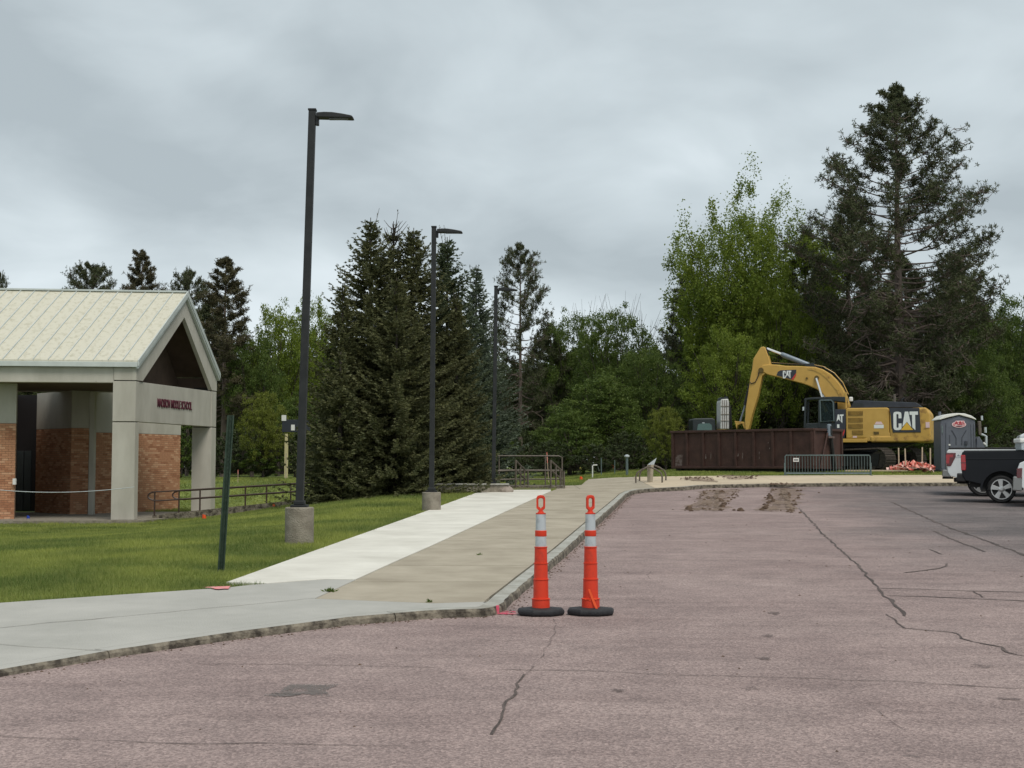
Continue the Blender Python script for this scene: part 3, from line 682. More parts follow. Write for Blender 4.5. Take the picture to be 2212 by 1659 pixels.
def paint(poly, m, name, label, h, dz=.013):
    P = [G(x, y, h) for x, y in poly]; dens = []
    for a, b in zip(P, P[1:] + P[:1]): dens += [a.lerp(b, i / 5) + Vector((random.uniform(-.01, .01), random.uniform(-.02, .02), 0)) for i in range(5)]
    o = MB().add([(p.x, p.y, h(p.x, p.y) + dz) for p in dens], [tuple(range(len(dens)))]).build(name, m); tag(o, label, 'paint mark')
paint([(437, 1271), (460, 1269.5), (497, 1268.5), (495, 1274), (470, 1275), (455, 1272)], M['pink_paint'], 'paint_mark', 'pink sprayed arrow mark on the grey pavement by the lawn edge', Lh)
for i in range(16):
    pass
mb = MB()
for i in range(60):
    q = GR(1078 + random.random() ** 1.3 * 36, 1325 + random.uniform(-3.5, 3.5)); r = random.uniform(.006, .02)
    mb.add([(q.x + r * 1.4 * math.cos(j * 1.05), q.y + r * math.sin(j * 1.05), q.z + .007) for j in range(6)], [tuple(range(6))])
o = mb.build('paint_speckle', M['magenta_paint']); tag(o, 'magenta paint speckles on the asphalt at the kerb corner', 'paint mark')
q = GR(1075, 1327); a_ = (K[9] - K[7]).normalized()
mb = MB().box((q.x, q.y - .012, q.z + .045), (.03, .012, .085)); o = mb.build('kerb_paint_stripe', M['magenta_paint'], bevel=.003); tag(o, 'magenta paint stripe down the kerb face at the corner', 'paint mark')
# ================================================================== SCHOOL PORCH (laid out at 1:1.6 and scaled about the eye point to real size)
KS = 1.6
O0 = Vector((-7.67, 27.8)); GV = (Vector((-6.90, 31.85)) - O0); GL = GV.length; GV.normalize(); LV = Vector((-.993, -.118)).normalized()
FLZ = .50
def bp(s_, t_, z): p = O0 + GV * s_ + LV * t_; return Vector((p.x * KS, p.y * KS, CAMZ + (z - CAMZ) * KS))
def b0(x, y, z): return Vector((x * KS, y * KS, CAMZ + (z - CAMZ) * KS))
school = empty('school_porch', bp(0, 0, FLZ)); tag(school, 'grey concrete school entrance porch with pale metal gable roof and brick walls', 'building')
def hexa(p8): return MB().add(p8, [(0, 1, 2, 3), (7, 6, 5, 4), (0, 4, 5, 1), (1, 5, 6, 2), (2, 6, 7, 3), (3, 7, 4, 0)])
def pb(s0, s1, t0, t1, z0, z1): return hexa([bp(s0, t0, z0), bp(s1, t0, z0), bp(s1, t1, z0), bp(s0, t1, z0), bp(s0, t0, z1), bp(s1, t0, z1), bp(s1, t1, z1), bp(s0, t1, z1)])
WP = M['wall_plaster']; S = school
def W(name, mb, m, **k): return wpart(name, mb, m, S, **k)
W('floor', pb(-.25, 5.2, -.3, 7, FLZ - .3, FLZ), M['concrete_old'])
# columns in three blocks with recessed joints
def column(s0, s1, t0, t1):
    W('column', pb(s0, s1, t0, t1, FLZ, 2.475), WP, bevel=.012); W('column_block', pb(s0, s1, t0, t1, 2.495, 3.315), WP, bevel=.012)
    W('column_cap', pb(s0 + .01, s1 - .01, t0 + .01, (t1 - .01) if s0 < 1 else .09, 3.335, 3.60), WP, bevel=.012)
    W('joint', pb(s0 + .02, s1 - .02, t0 + .02, t1 - .02, 2.4, 3.4), M['joint_dark'])
column(0, .17, 0, .455); column(GL - .27, GL, 0, .44)
W('sign_beam', pb(.172, GL - .272, .02, .2, 2.495, 3.315), WP, bevel=.01)
W('front_beam', pb(.03, .26, .457, 7, 3.285, 3.60), WP, bevel=.01)
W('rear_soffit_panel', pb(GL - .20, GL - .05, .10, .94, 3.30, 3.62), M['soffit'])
W('rear_beam', pb(GL - .26, GL - .03, .95, 7, 3.285, 3.60), WP)
# gable frame: two raking concrete bands + metal edge trims
SR = .553 * GL; ZE, ZR = 3.62, 5.34
def rake(sa, za, sb, zb, th, t0, t1, name, m, lift=0, **k):
    W(name, hexa([bp(sa, t0, za - th), bp(sb, t0, zb - th), bp(sb, t1, zb - th), bp(sa, t1, za - th), bp(sa, t0, za + lift), bp(sb, t0, zb + lift), bp(sb, t1, zb + lift), bp(sa, t1, za + lift)]), m, **k)
def gable_band(sgn):
    s0 = 0 if sgn < 0 else GL; si = .30 if sgn < 0 else GL - .28
    out_ = [(s0, 3.337), (s0, ZE), (SR, ZR), (SR, 4.87), (si, 3.337)]
    a = [bp(q, -.005, z) for q, z in out_]; b = [bp(q, .08, z) for q, z in out_]
    n = 5; W('gable_band', MB().add(a + b, [tuple(range(n)), tuple(range(2 * n - 1, n - 1, -1))] + [(i, n + i, n + (i + 1) % n, (i + 1) % n) for i in range(n)]), WP)
gable_band(-1); gable_band(1)
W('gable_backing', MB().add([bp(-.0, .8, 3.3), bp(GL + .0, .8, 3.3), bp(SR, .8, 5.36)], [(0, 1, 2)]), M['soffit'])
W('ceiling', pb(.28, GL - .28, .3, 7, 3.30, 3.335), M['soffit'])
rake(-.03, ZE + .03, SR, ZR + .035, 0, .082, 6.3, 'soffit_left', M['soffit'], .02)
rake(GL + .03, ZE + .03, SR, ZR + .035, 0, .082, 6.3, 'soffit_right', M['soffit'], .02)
# seamed roof panels on the visible slope
npan = 22; pw = .295
for i in range(npan):
    t0, t1 = -.06 + i * pw, -.06 + (i + 1) * pw - .004
    z0, z1 = ZE + .115, ZR + .075
    W('roof_panel', hexa([bp(-.06, t0, z0 - .03), bp(SR, t0, z1 - .03), bp(SR, t1, z1 - .03), bp(-.06, t1, z0 - .03), bp(-.06, t0, z0), bp(SR, t0, z1), bp(SR, t1, z1), bp(-.06, t1, z0)]), 
      M.setdefault('roof_metal', mat('roof_metal', (.58, .56, .46), (.42, .40, .30), .45, 7, detail=12, lo=.50, hi=.72, coord='Object', bump=.05, bscale=3)))
    if i: W('roof_seam', hexa([bp(-.06, t0 - .008, z0 - .005), bp(SR, t0 - .008, z1 - .005), bp(SR, t0 + .008, z1 - .005), bp(-.06, t0 + .008, z0 - .005), bp(-.06, t0 - .008, z0 + .028), bp(SR, t0 - .008, z1 + .028), bp(SR, t0 + .008, z1 + .028), bp(-.06, t0 + .008, z0 + .028)]), M['metal_trim'])
W('roof_back', hexa([bp(SR, -.06, ZR + .045), bp(GL + .015, -.06, ZE + .085), bp(GL + .015, 6.4, ZE + .085), bp(SR, 6.4, ZR + .045), bp(SR, -.06, ZR + .075), bp(GL + .015, -.06, ZE + .115), bp(GL + .015, 6.4, ZE + .115), bp(SR, 6.4, ZR + .075)]), M['roof_metal'])
W('gutter', pb(-.075, -.02, -.055, 6.4, ZE - .02, ZE + .085), M['metal_trim'], bevel=.01)
W('ridge_cap', pb(SR - .05, SR + .05, -.06, 6.4, ZR + .078, ZR + .115), M['metal_trim'])
rake(-.075, ZE + .09, SR, ZR + .07, .085, -.085, -.062, 'rake_trim', M['metal_trim'], .035)
rake(GL + .02, ZE + .09, SR, ZR + .07, .085, -.085, -.062, 'rake_trim', M['metal_trim'], .035)
rake(-.05, ZE - .0, SR, ZR - .015, .045, -.07, -.012, 'rake_trim', M['metal_trim'], .03)
rake(GL + .01, ZE - .0, SR, ZR - .015, .045, -.07, -.012, 'rake_trim', M['metal_trim'], .03)
# lettering
nrm = Vector((GV.y, -GV.x))
def s_at(px):                                   # distance along the gable whose image column is px
    lo, hi = 0, GL
    for _ in range(40):
        m = (lo + hi) / 2; p = O0 + GV * m
        if CX + F * p.x / p.y < px: lo = m
        else: hi = m
    return lo
sa, sb = s_at(341), s_at(415); c = bp((sa + sb) / 2, .03, 2.915); c += Vector((nrm.x, nrm.y, 0)) * .03
t_ = text('lettering', 'MADISON MIDDLE SCHOOL', mat('letter_maroon', (.10, .018, .035), rough=.5), None, c, (GV.x, GV.y, 0), (0, 0, 1), (sb - sa) * KS, .185 * KS, .012, bold=.012)
adopt(t_, school)
# walls behind: plaster above, brick below
def xd(px, d): return Vector(((px - CX) / F * d, d))
brick_objs = []; brick_meshes = {}
def wall(pxa, da, pxb, db, ztop, zb, zbot=FLZ, thick=.25, bricks=True):
    A, B = xd(pxa, da), xd(pxb, db); D = (B - A); L = D.length; D.normalize(); Nn = Vector((D.y, -D.x))   # towards the viewer
    def hx(z0, z1, o0, o1, name, m):
        c = [A + Nn * o0, B + Nn * o0, B - Nn * o1, A - Nn * o1]
        W(name, hexa([b0(p.x, p.y, z0) for p in c] + [b0(p.x, p.y, z1) for p in c]), m)
    hx(zb + .003, ztop, .012, thick, 'wall_plaster', WP)
    hx(zbot, zb, 0, thick, 'brick_backing', M['mortar'])
    if not bricks: return
    bw, bh, j = .200, .066, .010
    Lr, Hr = L * KS, (zb - zbot) * KS; nrow = int(Hr / (bh + j)); bh2 = Hr / nrow - j
    base = b0(A.x, A.y, zbot); ang = math.atan2(D.y, D.x)
    for r_ in range(nrow):
        x = -(bw + j) / 2 * (r_ % 2)
        while x < Lr - .02:
            x0, x1 = max(0.0, x), min(Lr, x + bw)
            if x1 - x0 > .02: brick_objs.append((base + Vector((D.x, D.y, 0)) * (x0 + x1) / 2 + Vector((Nn.x, Nn.y, 0)) * .004 + Vector((0, 0, r_ * (bh2 + j) + bh2 / 2)), (x1 - x0, .024, bh2), ang))
            x += bw + j
wall(299, 32.6, 390, 34.2, 3.302, 2.36)
wall(205, 31.4, 299, 32.6, 3.302, 2.36)
wall(155, 31.0, 192, 31.2, 3.302, 2.45)
wall(80, 32.3, 155, 31.0, 3.302, 2.45)
wall(-90, 28.0, 34.7, 28.3, 3.302, 2.47)
# prefer the sunlit right hand wall for single bricks, the rest are joined
unitb = {}
for k_ in range(3):
    mb = MB().box((0, 0, 0), (1, 1, 1)); o = mb.build('brick', M['brick%d' % k_]); unitb[k_] = o.data; bpy.data.objects.remove(o)
vis = [b for b in brick_objs][:300]; rest = brick_objs[300:]
def pick(p):
    v = noise.noise(Vector((p.x * 3, p.y * 3, p.z * 5))) + random.uniform(-.5, .5); return 0 if v < .12 else (1 if v < .42 else 2)
for p, d, a in vis:
    o = bpy.data.objects.new('brick', unitb[pick(p)]); col.objects.link(o); o.scale = d; o.rotation_euler = (0, 0, a); o.location = p
    o.parent = school; o.location = p - Vector(school.location)
for k_ in range(3): pass
groups = {0: MB(), 1: MB(), 2: MB()}
for p, d, a in rest: groups[pick(p)].box(p, d, a)
mball = MB(); idx = []
for k_ in range(3): mball.add(groups[k_].v, groups[k_].f); idx += [k_] * len(groups[k_].f)
o = W('brickwork', mball, [M['brick0'], M['brick1'], M['brick2']]); o.data.polygons.foreach_set('material_index', idx); tag(o, kind='stuff')
# doorway recess, white post, door
A, B = xd(34, 33.0), xd(82, 33.0)
W('door_frame', hexa([b0(A.x, A.y, FLZ), b0(B.x, B.y, FLZ), b0(B.x, B.y + .1, FLZ), b0(A.x, A.y + .1, FLZ), b0(A.x, A.y, 3.302), b0(B.x, B.y, 3.302), b0(B.x, B.y + .1, 3.302), b0(A.x, A.y + .1, 3.302)]), M['door_dark'])
for q0, q1 in ((38, 52), (54, 68)):
    a, b = xd(q0, 32.95), xd(q1, 32.95)
    W('door', hexa([b0(a.x, a.y, FLZ + .02), b0(b.x, b.y, FLZ + .02), b0(b.x, b.y + .04, FLZ + .02), b0(a.x, a.y + .04, FLZ + .02), b0(a.x, a.y, 1.95), b0(b.x, b.y, 1.95), b0(b.x, b.y + .04, 1.95), b0(a.x, a.y + .04, 1.95)]), M['cab_dark'], bevel=.01)
a, b = xd(193, 30.6), xd(204, 30.6)
W('post', hexa([b0(a.x, a.y, FLZ), b0(b.x, b.y, FLZ), b0(b.x, b.y + .15, FLZ), b0(a.x, a.y + .15, FLZ), b0(a.x, a.y, 3.25), b0(b.x, b.y, 3.25), b0(b.x, b.y + .15, 3.25), b0(a.x, a.y + .15, 3.25)]), M['wall_plaster'], bevel=.01)
a = xd(34, 28.25); W('door_lever_box', MB().box(b0(a.x, a.y, 1.27) + Vector((.02, -.05, 0)), (.1, .08, .2)), M['white_flat'])
W('side_wall', hexa([b0(*xd(34.7, 28.3), FLZ), b0(*xd(34.7, 28.45), FLZ), b0(*xd(30, 33), FLZ), b0(*xd(28, 33), FLZ), b0(*xd(34.7, 28.3), 3.28), b0(*xd(34.7, 28.45), 3.28), b0(*xd(30, 33), 3.28), b0(*xd(28, 33), 3.28)]), M['mortar'])
# rope across the entrance
pts = []
for i in range(25):
    u = i / 24; px = -60 + u * 350; y = 1052.5 + 11 * (1 - (2 * (px - 115) / 340) ** 2) - (px > 200) * 0
    pts.append(at(px, y, 27.55 * KS + (1 - u) * -.5))
rope = MB().tube(pts, .012, 6).build('rope', M['reflect']); tag(rope, 'thin pale rope sagging across the school entrance, tied to the corner column', 'rope')
# ================================================================== LAMP POSTS
def lamp_post(px, py, tp, label, dia, ch, on=None, w=.12):
    base = G(px, py) if on is None else on
    tq = at(tp[0], tp[1], base.y); Htop = tq.z - base.z - ch; lean = math.atan2(tq.x - base.x, Htop)
    root = empty('lamp_post', base); tag(root, label, 'street lamp', 'lamp posts along the walk')
    if ch:
        mb = MB().lathe([(dia / 2, -.2), (dia / 2, ch - .015), (dia / 2 - .015, ch)], 28); o = mb.build('footing', M['concrete_old'], root, smooth=True)
    z0 = ch; h = Htop; lx = math.tan(lean)
    MB().box((0, 0, z0 + .02), (.26, .26, .035)).build('base_plate', M['pole_brown'], root, bevel=.006)
    MB().box((0, 0, z0 + .07), (.17, .17, .07)).build('base_cover', M['pole_brown'], root, bevel=.015)
    k = MB(); hw = w / 2
    vs = [(a * hw, b * hw, z0 + .03) for a, b in ((-1, -1), (1, -1), (1, 1), (-1, 1))] + [(a * hw * .93 + lx * h, b * hw * .93, z0 + h) for a, b in ((-1, -1), (1, -1), (1, 1), (-1, 1))]
    k.add(vs, [(0, 1, 2, 3), (4, 5, 6, 7), (0, 1, 5, 4), (1, 2, 6, 5), (2, 3, 7, 6), (3, 0, 4, 7)]); k.build('pole', M['pole_brown'], root, bevel=.01)
    x = lx * h; MB().box((x, 0, z0 + h + .01), (w + .01, w + .01, .03)).build('cap', M['pole_brown'], root, bevel=.006)
    zt = z0 + h
    MB().box((x + w / 2 + .02, 0, zt - .16), (.05, .1, .16)).build('bracket', M['pole_brown'], root, bevel=.008)
    # flat fixture: curved top, tapering to the tip
    pr = [(.0, -.05), (.05, -.045), (.12, -.040), (.25, -.044), (.40, -.066), (.545, -.094), (.575, -.11), (.585, -.138), (.56, -.14), (.3, -.132), (.05, -.126), (0, -.124)]
    mb = MB().prism([(x + w / 2 + .015 + a, zt + b) for a, b in pr], -.10, .10); f = mb.build('lamp_head', M['pole_brown'], root, bevel=.012)
    MB().box((x + w / 2 + .36, 0, zt - .138), (.30, .12, .008)).build('lens', M['toilet_grey'], f)
    MB().add([(x + w / 2 + .572, -.1, zt - .088), (x + w / 2 + .572, .1, zt - .088), (x + w / 2 + .606, .1, zt - .14), (x + w / 2 + .606, -.1, zt - .14)], [(0, 1, 2, 3)]).build('end_cap', M['lens'], f)
    return root
b1 = G(646.5, 1170); lamp_post(646.5, 1170, (675, 239), 'tallest and nearest brown lamp post, on a thick concrete footing in the lawn', .45, .54)
b2 = G(932, 1101); lamp_post(932, 1101, (937.5, 491), 'middle lamp post of the row, standing in front of the dark spruces', .43, .40, w=.115)
b3 = at(1066, 1047, 42.0); lamp_post(0, 0, (1071.5, 619), 'farthest lamp post of the row, standing on the low wall by the ramp railing', .0, 0.0, on=b3, w=.12)

# green perforated sign post
b = G(478.5, 1229); root = empty('sign_post', b); tag(root, 'leaning green perforated steel channel post without a sign in the lawn', 'post')
h = 1.90; mb = MB(); ln = math.tan(R(2.9))
for i in range(38):
    z0, z1 = i * h / 38, (i + 1) * h / 38; zm = (z0 + z1) / 2; hh = .019 / 2
    def q(x, z, y=0): return (x + ln * z, y, z)
    sq = [q(-.013, z0), q(.013, z0), q(.013, z1), q(-.013, z1)]; hl = [q(-.005, zm - hh), q(.005, zm - hh), q(.005, zm + hh), q(-.005, zm + hh)]
    mb.add(sq + hl, [(0, 1, 5, 4), (1, 2, 6, 5), (2, 3, 7, 6), (3, 0, 4, 7)])
mb.build('web', M['green_post'], root)
for sgn in (-1, 1):
    mb = MB(); prof = [(.013, 0), (.030, -.024), (.043, -.024), (.043, -.029), (.027, -.029), (.011, -.005)]
    vs = [(sgn * a + ln * z, y, z) for z in (-.2, h) for a, y in prof]; n = 6
    mb.add(vs, [tuple(range(n)), tuple(range(2 * n - 1, n - 1, -1))] + [(i, n + i, n + (i + 1) % n, (i + 1) % n) for i in range(n)]); mb.build('flange', M['green_post'], root)
MB().box((ln * .9, .012, .9), (.06, .004, 2.0), rot=Matrix.Rotation(R(2.9), 3, 'Y')).build('shadow_web', M['green_post'], root)

# delineator posts
def delineator(px, py, rz, hrot, label, tape=False):
    b = GR(px, py); root = empty('delineator_post', b, rz); tag(root, label, 'traffic post', 'orange looped traffic posts on black rubber bases')
    n = 8; mb = MB(); prof = [(.225, .004), (.238, .02), (.238, .045), (.222, .062), (.13, .068), (.10, .072)]
    for r_, z in prof: mb.v += [(r_ * math.cos(2 * math.pi * (j + .5) / n), r_ * .82 * math.sin(2 * math.pi * (j + .5) / n), z) for j in range(n)]
    for i in range(len(prof) - 1):
        for j in range(n): mb.f.append((i * n + j, i * n + (j + 1) % n, (i + 1) * n + (j + 1) % n, (i + 1) * n + j))
    mb.f.append(tuple(range(n))[::-1]); mb.f.append(tuple((len(prof) - 1) * n + j for j in range(n)))
    mb.build('rubber_base', M['rubber'], root, bevel=.008)
    segs = [(.060, .158, .0865, .085), (.158, .345, .0735, .0705), (.345, .497, .0665, .0645), (.497, .650, .0625, .059)]
    for i, (z0, z1, ra, rb) in enumerate(segs):
        MB().lathe([(ra, z0), (ra, z0 + .003), (rb, z1 - .012), (rb + .005, z1 - .010), (rb + .006, z1 - .004), (rb - .004, z1)], 28).build('collar' if i == 0 else 'tube_section', M['orange'], root, smooth=True)
    MB().lathe([(.0535, .650), (.0525, .748)], 28).build('reflective_band', M['reflect'], root, smooth=True)
    MB().lathe([(.0545, .748), (.056, .752), (.0555, .800), (.052, .804)], 28).build('tube_section', M['orange'], root, smooth=True)
    MB().lathe([(.0495, .804), (.0475, .958)], 28).build('reflective_band', M['reflect'], root, smooth=True)
    MB().lathe([(.0475, .958), (.049, .962), (.048, .970), (.030, .974), (.028, .985)], 28).build('top_cap', M['orange'], root, smooth=True)
    o_ = [(-.016, .975), (-.020, .995), (-.042, 1.015), (-.0425, 1.115), (-.030, 1.136), (0, 1.142), (.030, 1.136), (.0425, 1.115), (.042, 1.015), (.020, .995), (.016, .975), (0, .972)]
    i_ = [(-.004, 1.012), (-.010, 1.022), (-.028, 1.030), (-.029, 1.100), (-.020, 1.112), (0, 1.115), (.020, 1.112), (.029, 1.100), (.028, 1.030), (.010, 1.022), (.004, 1.012), (0, 1.010)]
    hd = MB().ring(o_, i_, -.013, .013).build('handle', M['orange'], root, bevel=.003); hd.rotation_euler = (0, 0, hrot)
    i2 = [(a * .80, 1.064 + (z - 1.064) * .92) for a, z in i_]; i3 = [(a * .99, 1.064 + (z - 1.064) * .99) for a, z in i_]
    MB().ring(i3, i2, -.008, .008).build('handle_rim', M['orange_dark'], hd)
    if tape:
        mb = MB().add([(-.02, -.088, .25), (.0, -.09, .25), (.055, -.095, .11), (.075, -.10, .06), (.055, -.10, .06), (.03, -.096, .11)], [(0, 1, 2, 5), (5, 2, 3, 4)]); mb.build('torn_tape', M['flag_orange'], root)
        MB().add([(-.075, -.05, .158), (.05, -.075, .165), (.065, -.075, .150), (.0, -.09, .14), (-.05, -.08, .149)], [(0, 1, 2, 3, 4)]).build('torn_tape', M['flag_orange'], root)
    return root
delineator(1168.5, 1328, R(4), R(-4), 'left orange traffic post with white bands, nearer the kerb corner')
delineator(1276, 1327.5, R(-6), R(34), 'right orange traffic post with torn tape on its lowest section', True)

# ================================================================== RAMP, RAILS, STAIRS
def pxz(px, py, Y): return at(px, py, Y)
YR = 46.0
ramp = empty('ramp', pxz(334, 1117, YR)); tag(ramp, 'long low concrete ramp rising from the school porch behind the lawn to the stairs', 'ramp')
A = pxz(330, 1120, YR); B = pxz(985, 1052, YR); D_ = B - A
def sl(p, q, w0, w1, th, up0, name, m):
    vs = []
    for z in (up0 - th, up0):
        vs += [(p.x, p.y + w0, p.z + z), (q.x, q.y + w0, q.z + z), (q.x, q.y + w1, q.z + z), (p.x, p.y + w1, p.z + z)]
    return wpart(name, MB().add(vs, [(0, 1, 2, 3), (7, 6, 5, 4), (0, 4, 5, 1), (1, 5, 6, 2), (2, 6, 7, 3), (3, 7, 4, 0)]), m, ramp)
sl(A, B, .1, 1.6, .5, .03, 'ramp_slab', M['concrete_old'])
sl(A, B, -.05, .098, .6, .10, 'kerb_edge', M['concrete_dirty']); sl(A, B, 1.602, 1.75, .6, .10, 'kerb_edge', M['concrete_dirty'])
hr = empty('ramp_handrail', pxz(334, 1117, YR)); tag(hr, 'long brown two-bar handrail with looped ends running up from the porch corner', 'railing')
def rail_line(yoff, dx, lowend):
    Y = YR + yoff; T = lambda px, py: pxz(px + dx, py, YR) + Vector((0, yoff, 0))
    top = [T(345, 1062), T(639, 1044.5), T(965, 1026)]; low = [T(345, 1081.5), T(639, 1061.5), T(965, 1043)]
    c = T(322, 1072.5); loop = []
    ht = (top[0].z - low[0].z) / 2
    for i in range(9):
        a = math.pi / 2 + math.pi * i / 8; loop.append(Vector((top[0].x - .1 + math.cos(a) * .30, Y, (top[0].z + low[0].z) / 2 + math.sin(a) * ht)))
    wpart('rail', MB().tube([top[2], top[1], top[0]] + loop + [low[0], low[1], low[2]], .030, 6), M['rail_brown'], hr)
    for px, pb_, pt in ((334, 1117, 1062.5), (432, 1108.5, 1057), (530, 1103, 1051), (628, 1092, 1045.5), (727, 1083, 1040), (826, 1073, 1035), (925, 1064, 1029)):
        a = T(px, pb_); t = T(px, pt); wpart('rail_post', MB().tube([Vector((t.x, Y, a.z - .1)), Vector((t.x, Y, t.z))], .028, 6), M['rail_brown'], hr)
rail_line(.02, 0, 0); rail_line(1.66, 27, 0)
# low wall carrying the far lamp post
wl = empty('low_retaining_wall', pxz(1100, 1056, 41.6)); tag(wl, 'low weathered concrete wall at the head of the lawn under the far lamp post', 'wall')
def wbox(root, name, p0, p1, dpt, z0, z1, m, **k):
    d = (p1 - p0); n = Vector((-d.y, d.x, 0)).normalized() * dpt
    c = [p0, p1, p1 + n, p0 + n]; return wpart(name, hexa([(q.x, q.y, z0) for q in c] + [(q.x, q.y, z1) for q in c]), m, root, **k)
wbox(wl, 'wall_block', pxz(870, 1050, 41.7), pxz(1098, 1050, 41.7), .45, .4, 1.0, M['concrete_old'], bevel=.02)
wbox(wl, 'coping', pxz(868, 1050, 41.66), pxz(1100, 1050, 41.66), .52, 1.003, 1.05, M['concrete_kerb'], bevel=.01)
bl = G(1093, 1063); bo = MB(); k = 9
for i in range(5):
    for j in range(k):
        a = 2 * math.pi * j / k; rr = [1, 1.08, .85, .5, .1][i] * random.uniform(.85, 1.15); bo.v.append((.21 * rr * math.cos(a), .16 * rr * math.sin(a), [-.05, .06, .14, .19, .20][i]))
for i in range(4):
    for j in range(k): bo.f.append((i * k + j, i * k + (j + 1) % k, (i + 1) * k + (j + 1) % k, (i + 1) * k + j))
bo.f.append(tuple(4 * k + j for j in range(k))); o = bo.build('boulder', M['stone'], bevel=.03); o.location = bl; tag(o, 'pale boulder between the low wall and the stair railing', 'boulder')
# stair landing with rails
sr = empty('stair_railing', pxz(1113, 1055, 44.6)); tag(sr, 'brown pipe railing with two sloping stair rails and a tall top rail', 'railing')
RT = M['rail_tan']; rd = .028
def tb(name, pts, r=rd): wpart(name, MB().tube(pts, r, 6), RT, sr)
YB = 47.2; YF = 44.8
tb('top_rail', [pxz(955, 984.5, YB), pxz(1207, 985, YB), pxz(1214, 988, YB), pxz(1214.5, 1053, YB)])
tb('mid_rail', [pxz(955, 1015.5, YB), pxz(1214, 1016.5, YB)], .036); tb('low_rail', [pxz(955, 1036, YB), pxz(1214, 1035, YB)])
tb('mid_rail', [pxz(985, 1022, YF), pxz(1112, 1016, YF)]); tb('low_rail', [pxz(985, 1041, YF), pxz(1112, 1035, YF)])
for x in (1078, 1178): tb('rail_post', [pxz(x, 985, YB), pxz(x, 1053, YB)])
for x0, x1 in ((1114, 1136), (1189.5, 1214)):
    P0, P1 = pxz(x0, 995, YF), pxz(x1, 1017.5, YF + 1.6)
    tb('stair_rail', [P0, P1], .032); tb('stair_rail', [pxz(x0, 1014.5, YF), pxz(x1, 1036.5, YF + 1.6)])
    for i, u in enumerate((0, .45, .85, 1.02)):
        a = P0.lerp(P1, u); tb('rail_post', [Vector((a.x + (.06 if i == 3 else 0), a.y, a.z)), Vector((a.x + (.06 if i == 3 else 0), a.y, .75))], .034)
wpart('landing', hexa([(-0.2, 45, .6), (1.75, 45, .6), (1.75, 47.4, .6), (-.2, 47.4, .6), (-.2, 45, .93), (1.75, 45, .93), (1.75, 47.4, .93), (-.2, 47.4, .93)]), M['concrete_dirty'], sr, bevel=.01)
for i in range(2):
    wpart('step', MB().box((.75, 44.85 - .28 * i, .80 - .07 * i), (1.9, .28, .12)), M['concrete_old'], sr, bevel=.01)

# ================================================================== SMALL THINGS ON THE FIELD
def stake(px, py0, py1, Y, label, tipc, lean=0, w=.03, name='survey_stake'):
    a = pxz(px, py0, Y); b = pxz(px, py1, Y); rt = empty(name, a); tag(rt, label, 'stake'); h = b.z - a.z
    MB().tube([(0, 0, -.1), (lean * .6, 0, h * .62)], w / 2, 4).build('shaft', M['wood'], rt); MB().tube([(lean * .6, 0, h * .6), (lean, 0, h)], w / 2 * 1.25, 4).build('painted_tip', tipc, rt)
stake(514, 1037, 1015, 58, 'red tipped wooden stake far out on the grass left of the lamp post', M['fence_red'])
stake(1185, 1035, 977, 49, 'tall leaning stake with red tip behind the stair railing', M['fence_red'], lean=-.06)
def flag(px, py, m, label, s=.10):
    b = G(px, py); rt = empty('marker_flag', b); tag(rt, label, 'marker flag')
    MB().tube([(0, 0, -.05), (.01, 0, s * 2.0)], .003, 4).build('wire', M['black_steel'], rt)
    V = [(.01, 0, s * 1.0), (s * .55, -.01, s * 1.15), (s * .95, .02, s * 1.0), (s * .9, .0, s * 1.8), (s * .4, -.02, s * 2.05), (.01, 0, s * 2.0)]
    MB().add(V, [(0, 1, 4, 5), (1, 2, 3, 4)]).build('flag', m, rt)
flag(57, 1128, M['flag_blue'], 'blue marker flag in the grass in front of the school entrance', .11)
flag(436, 1130, M['flag_orange'], 'orange marker flag in the lawn between the porch and the green post', .10)
flag(588, 1100, M['flag_orange'], 'orange marker flag by the ramp rail, just left of the nearest lamp post', .09)
flag(1252, 1043, M['flag_orange'], 'orange marker flag beside the tan walk, right of the stair railing', .12)
flag(1252, 1022, M['flag_yellow'], 'pale yellow marker flag at the far edge of the grass by the woods', .18)
flag(1321, 1020, M['flag_orange'], 'orange marker flag far off by the thin posts at the wood edge', .18)
def bollard(px, py0, py1, Y, r, label, cap=False, m='steel_green'):
    a = pxz(px, py0, Y); b = pxz(px, py1, Y); rt = empty('field_post', a); tag(rt, label, 'post'); h = b.z - a.z
    MB().tube([(0, 0, -.1), (0, 0, h)], r, 8).build('post', M[m], rt)
    if cap: MB().lathe([(r, h), (r * 1.9, h + .02), (r * 1.9, h + .07), (r * .6, h + .11)], 10).build('cap', M['reflect'], rt)
bollard(1354.5, 1028, 988, 54, .055, 'thick grey pipe post with rounded cap at the edge of the grass', True)
bollard(1299, 1022, 989, 60, .025, 'thin grey post at the wood edge, the left and taller of two')
bollard(1328, 1020, 994, 60, .022, 'thin grey post at the wood edge, the right and shorter of two')
rt = empty('white_standpipe', pxz(1280, 1028, 58)); tag(rt, 'white bent standpipe with a short arm at the edge of the woods', 'pipe')
MB().tube([(0, 0, -.1), (0, 0, .40), (.03, 0, .45), (.2, 0, .46)], .028, 8).build('pipe', M['white_flat'], rt); MB().tube([(.2, 0, .46), (.23, .1, .4), (.28, 0, .2)], .02, 6).build('hose', M['green_post'], rt)
rt = empty('dark_pole_sign', pxz(618, 1031, 60)); tag(rt, 'dark board with white squares on a cream post, half hidden by the spruces', 'sign')
MB().box((.0, 0, .75), (.15, .12, 1.55)).build('post', M['cream'], rt, bevel=.01); MB().box((.0, -.062, .5), (.035, .01, 1.1)).build('post_groove', M['concrete_tan'], rt)
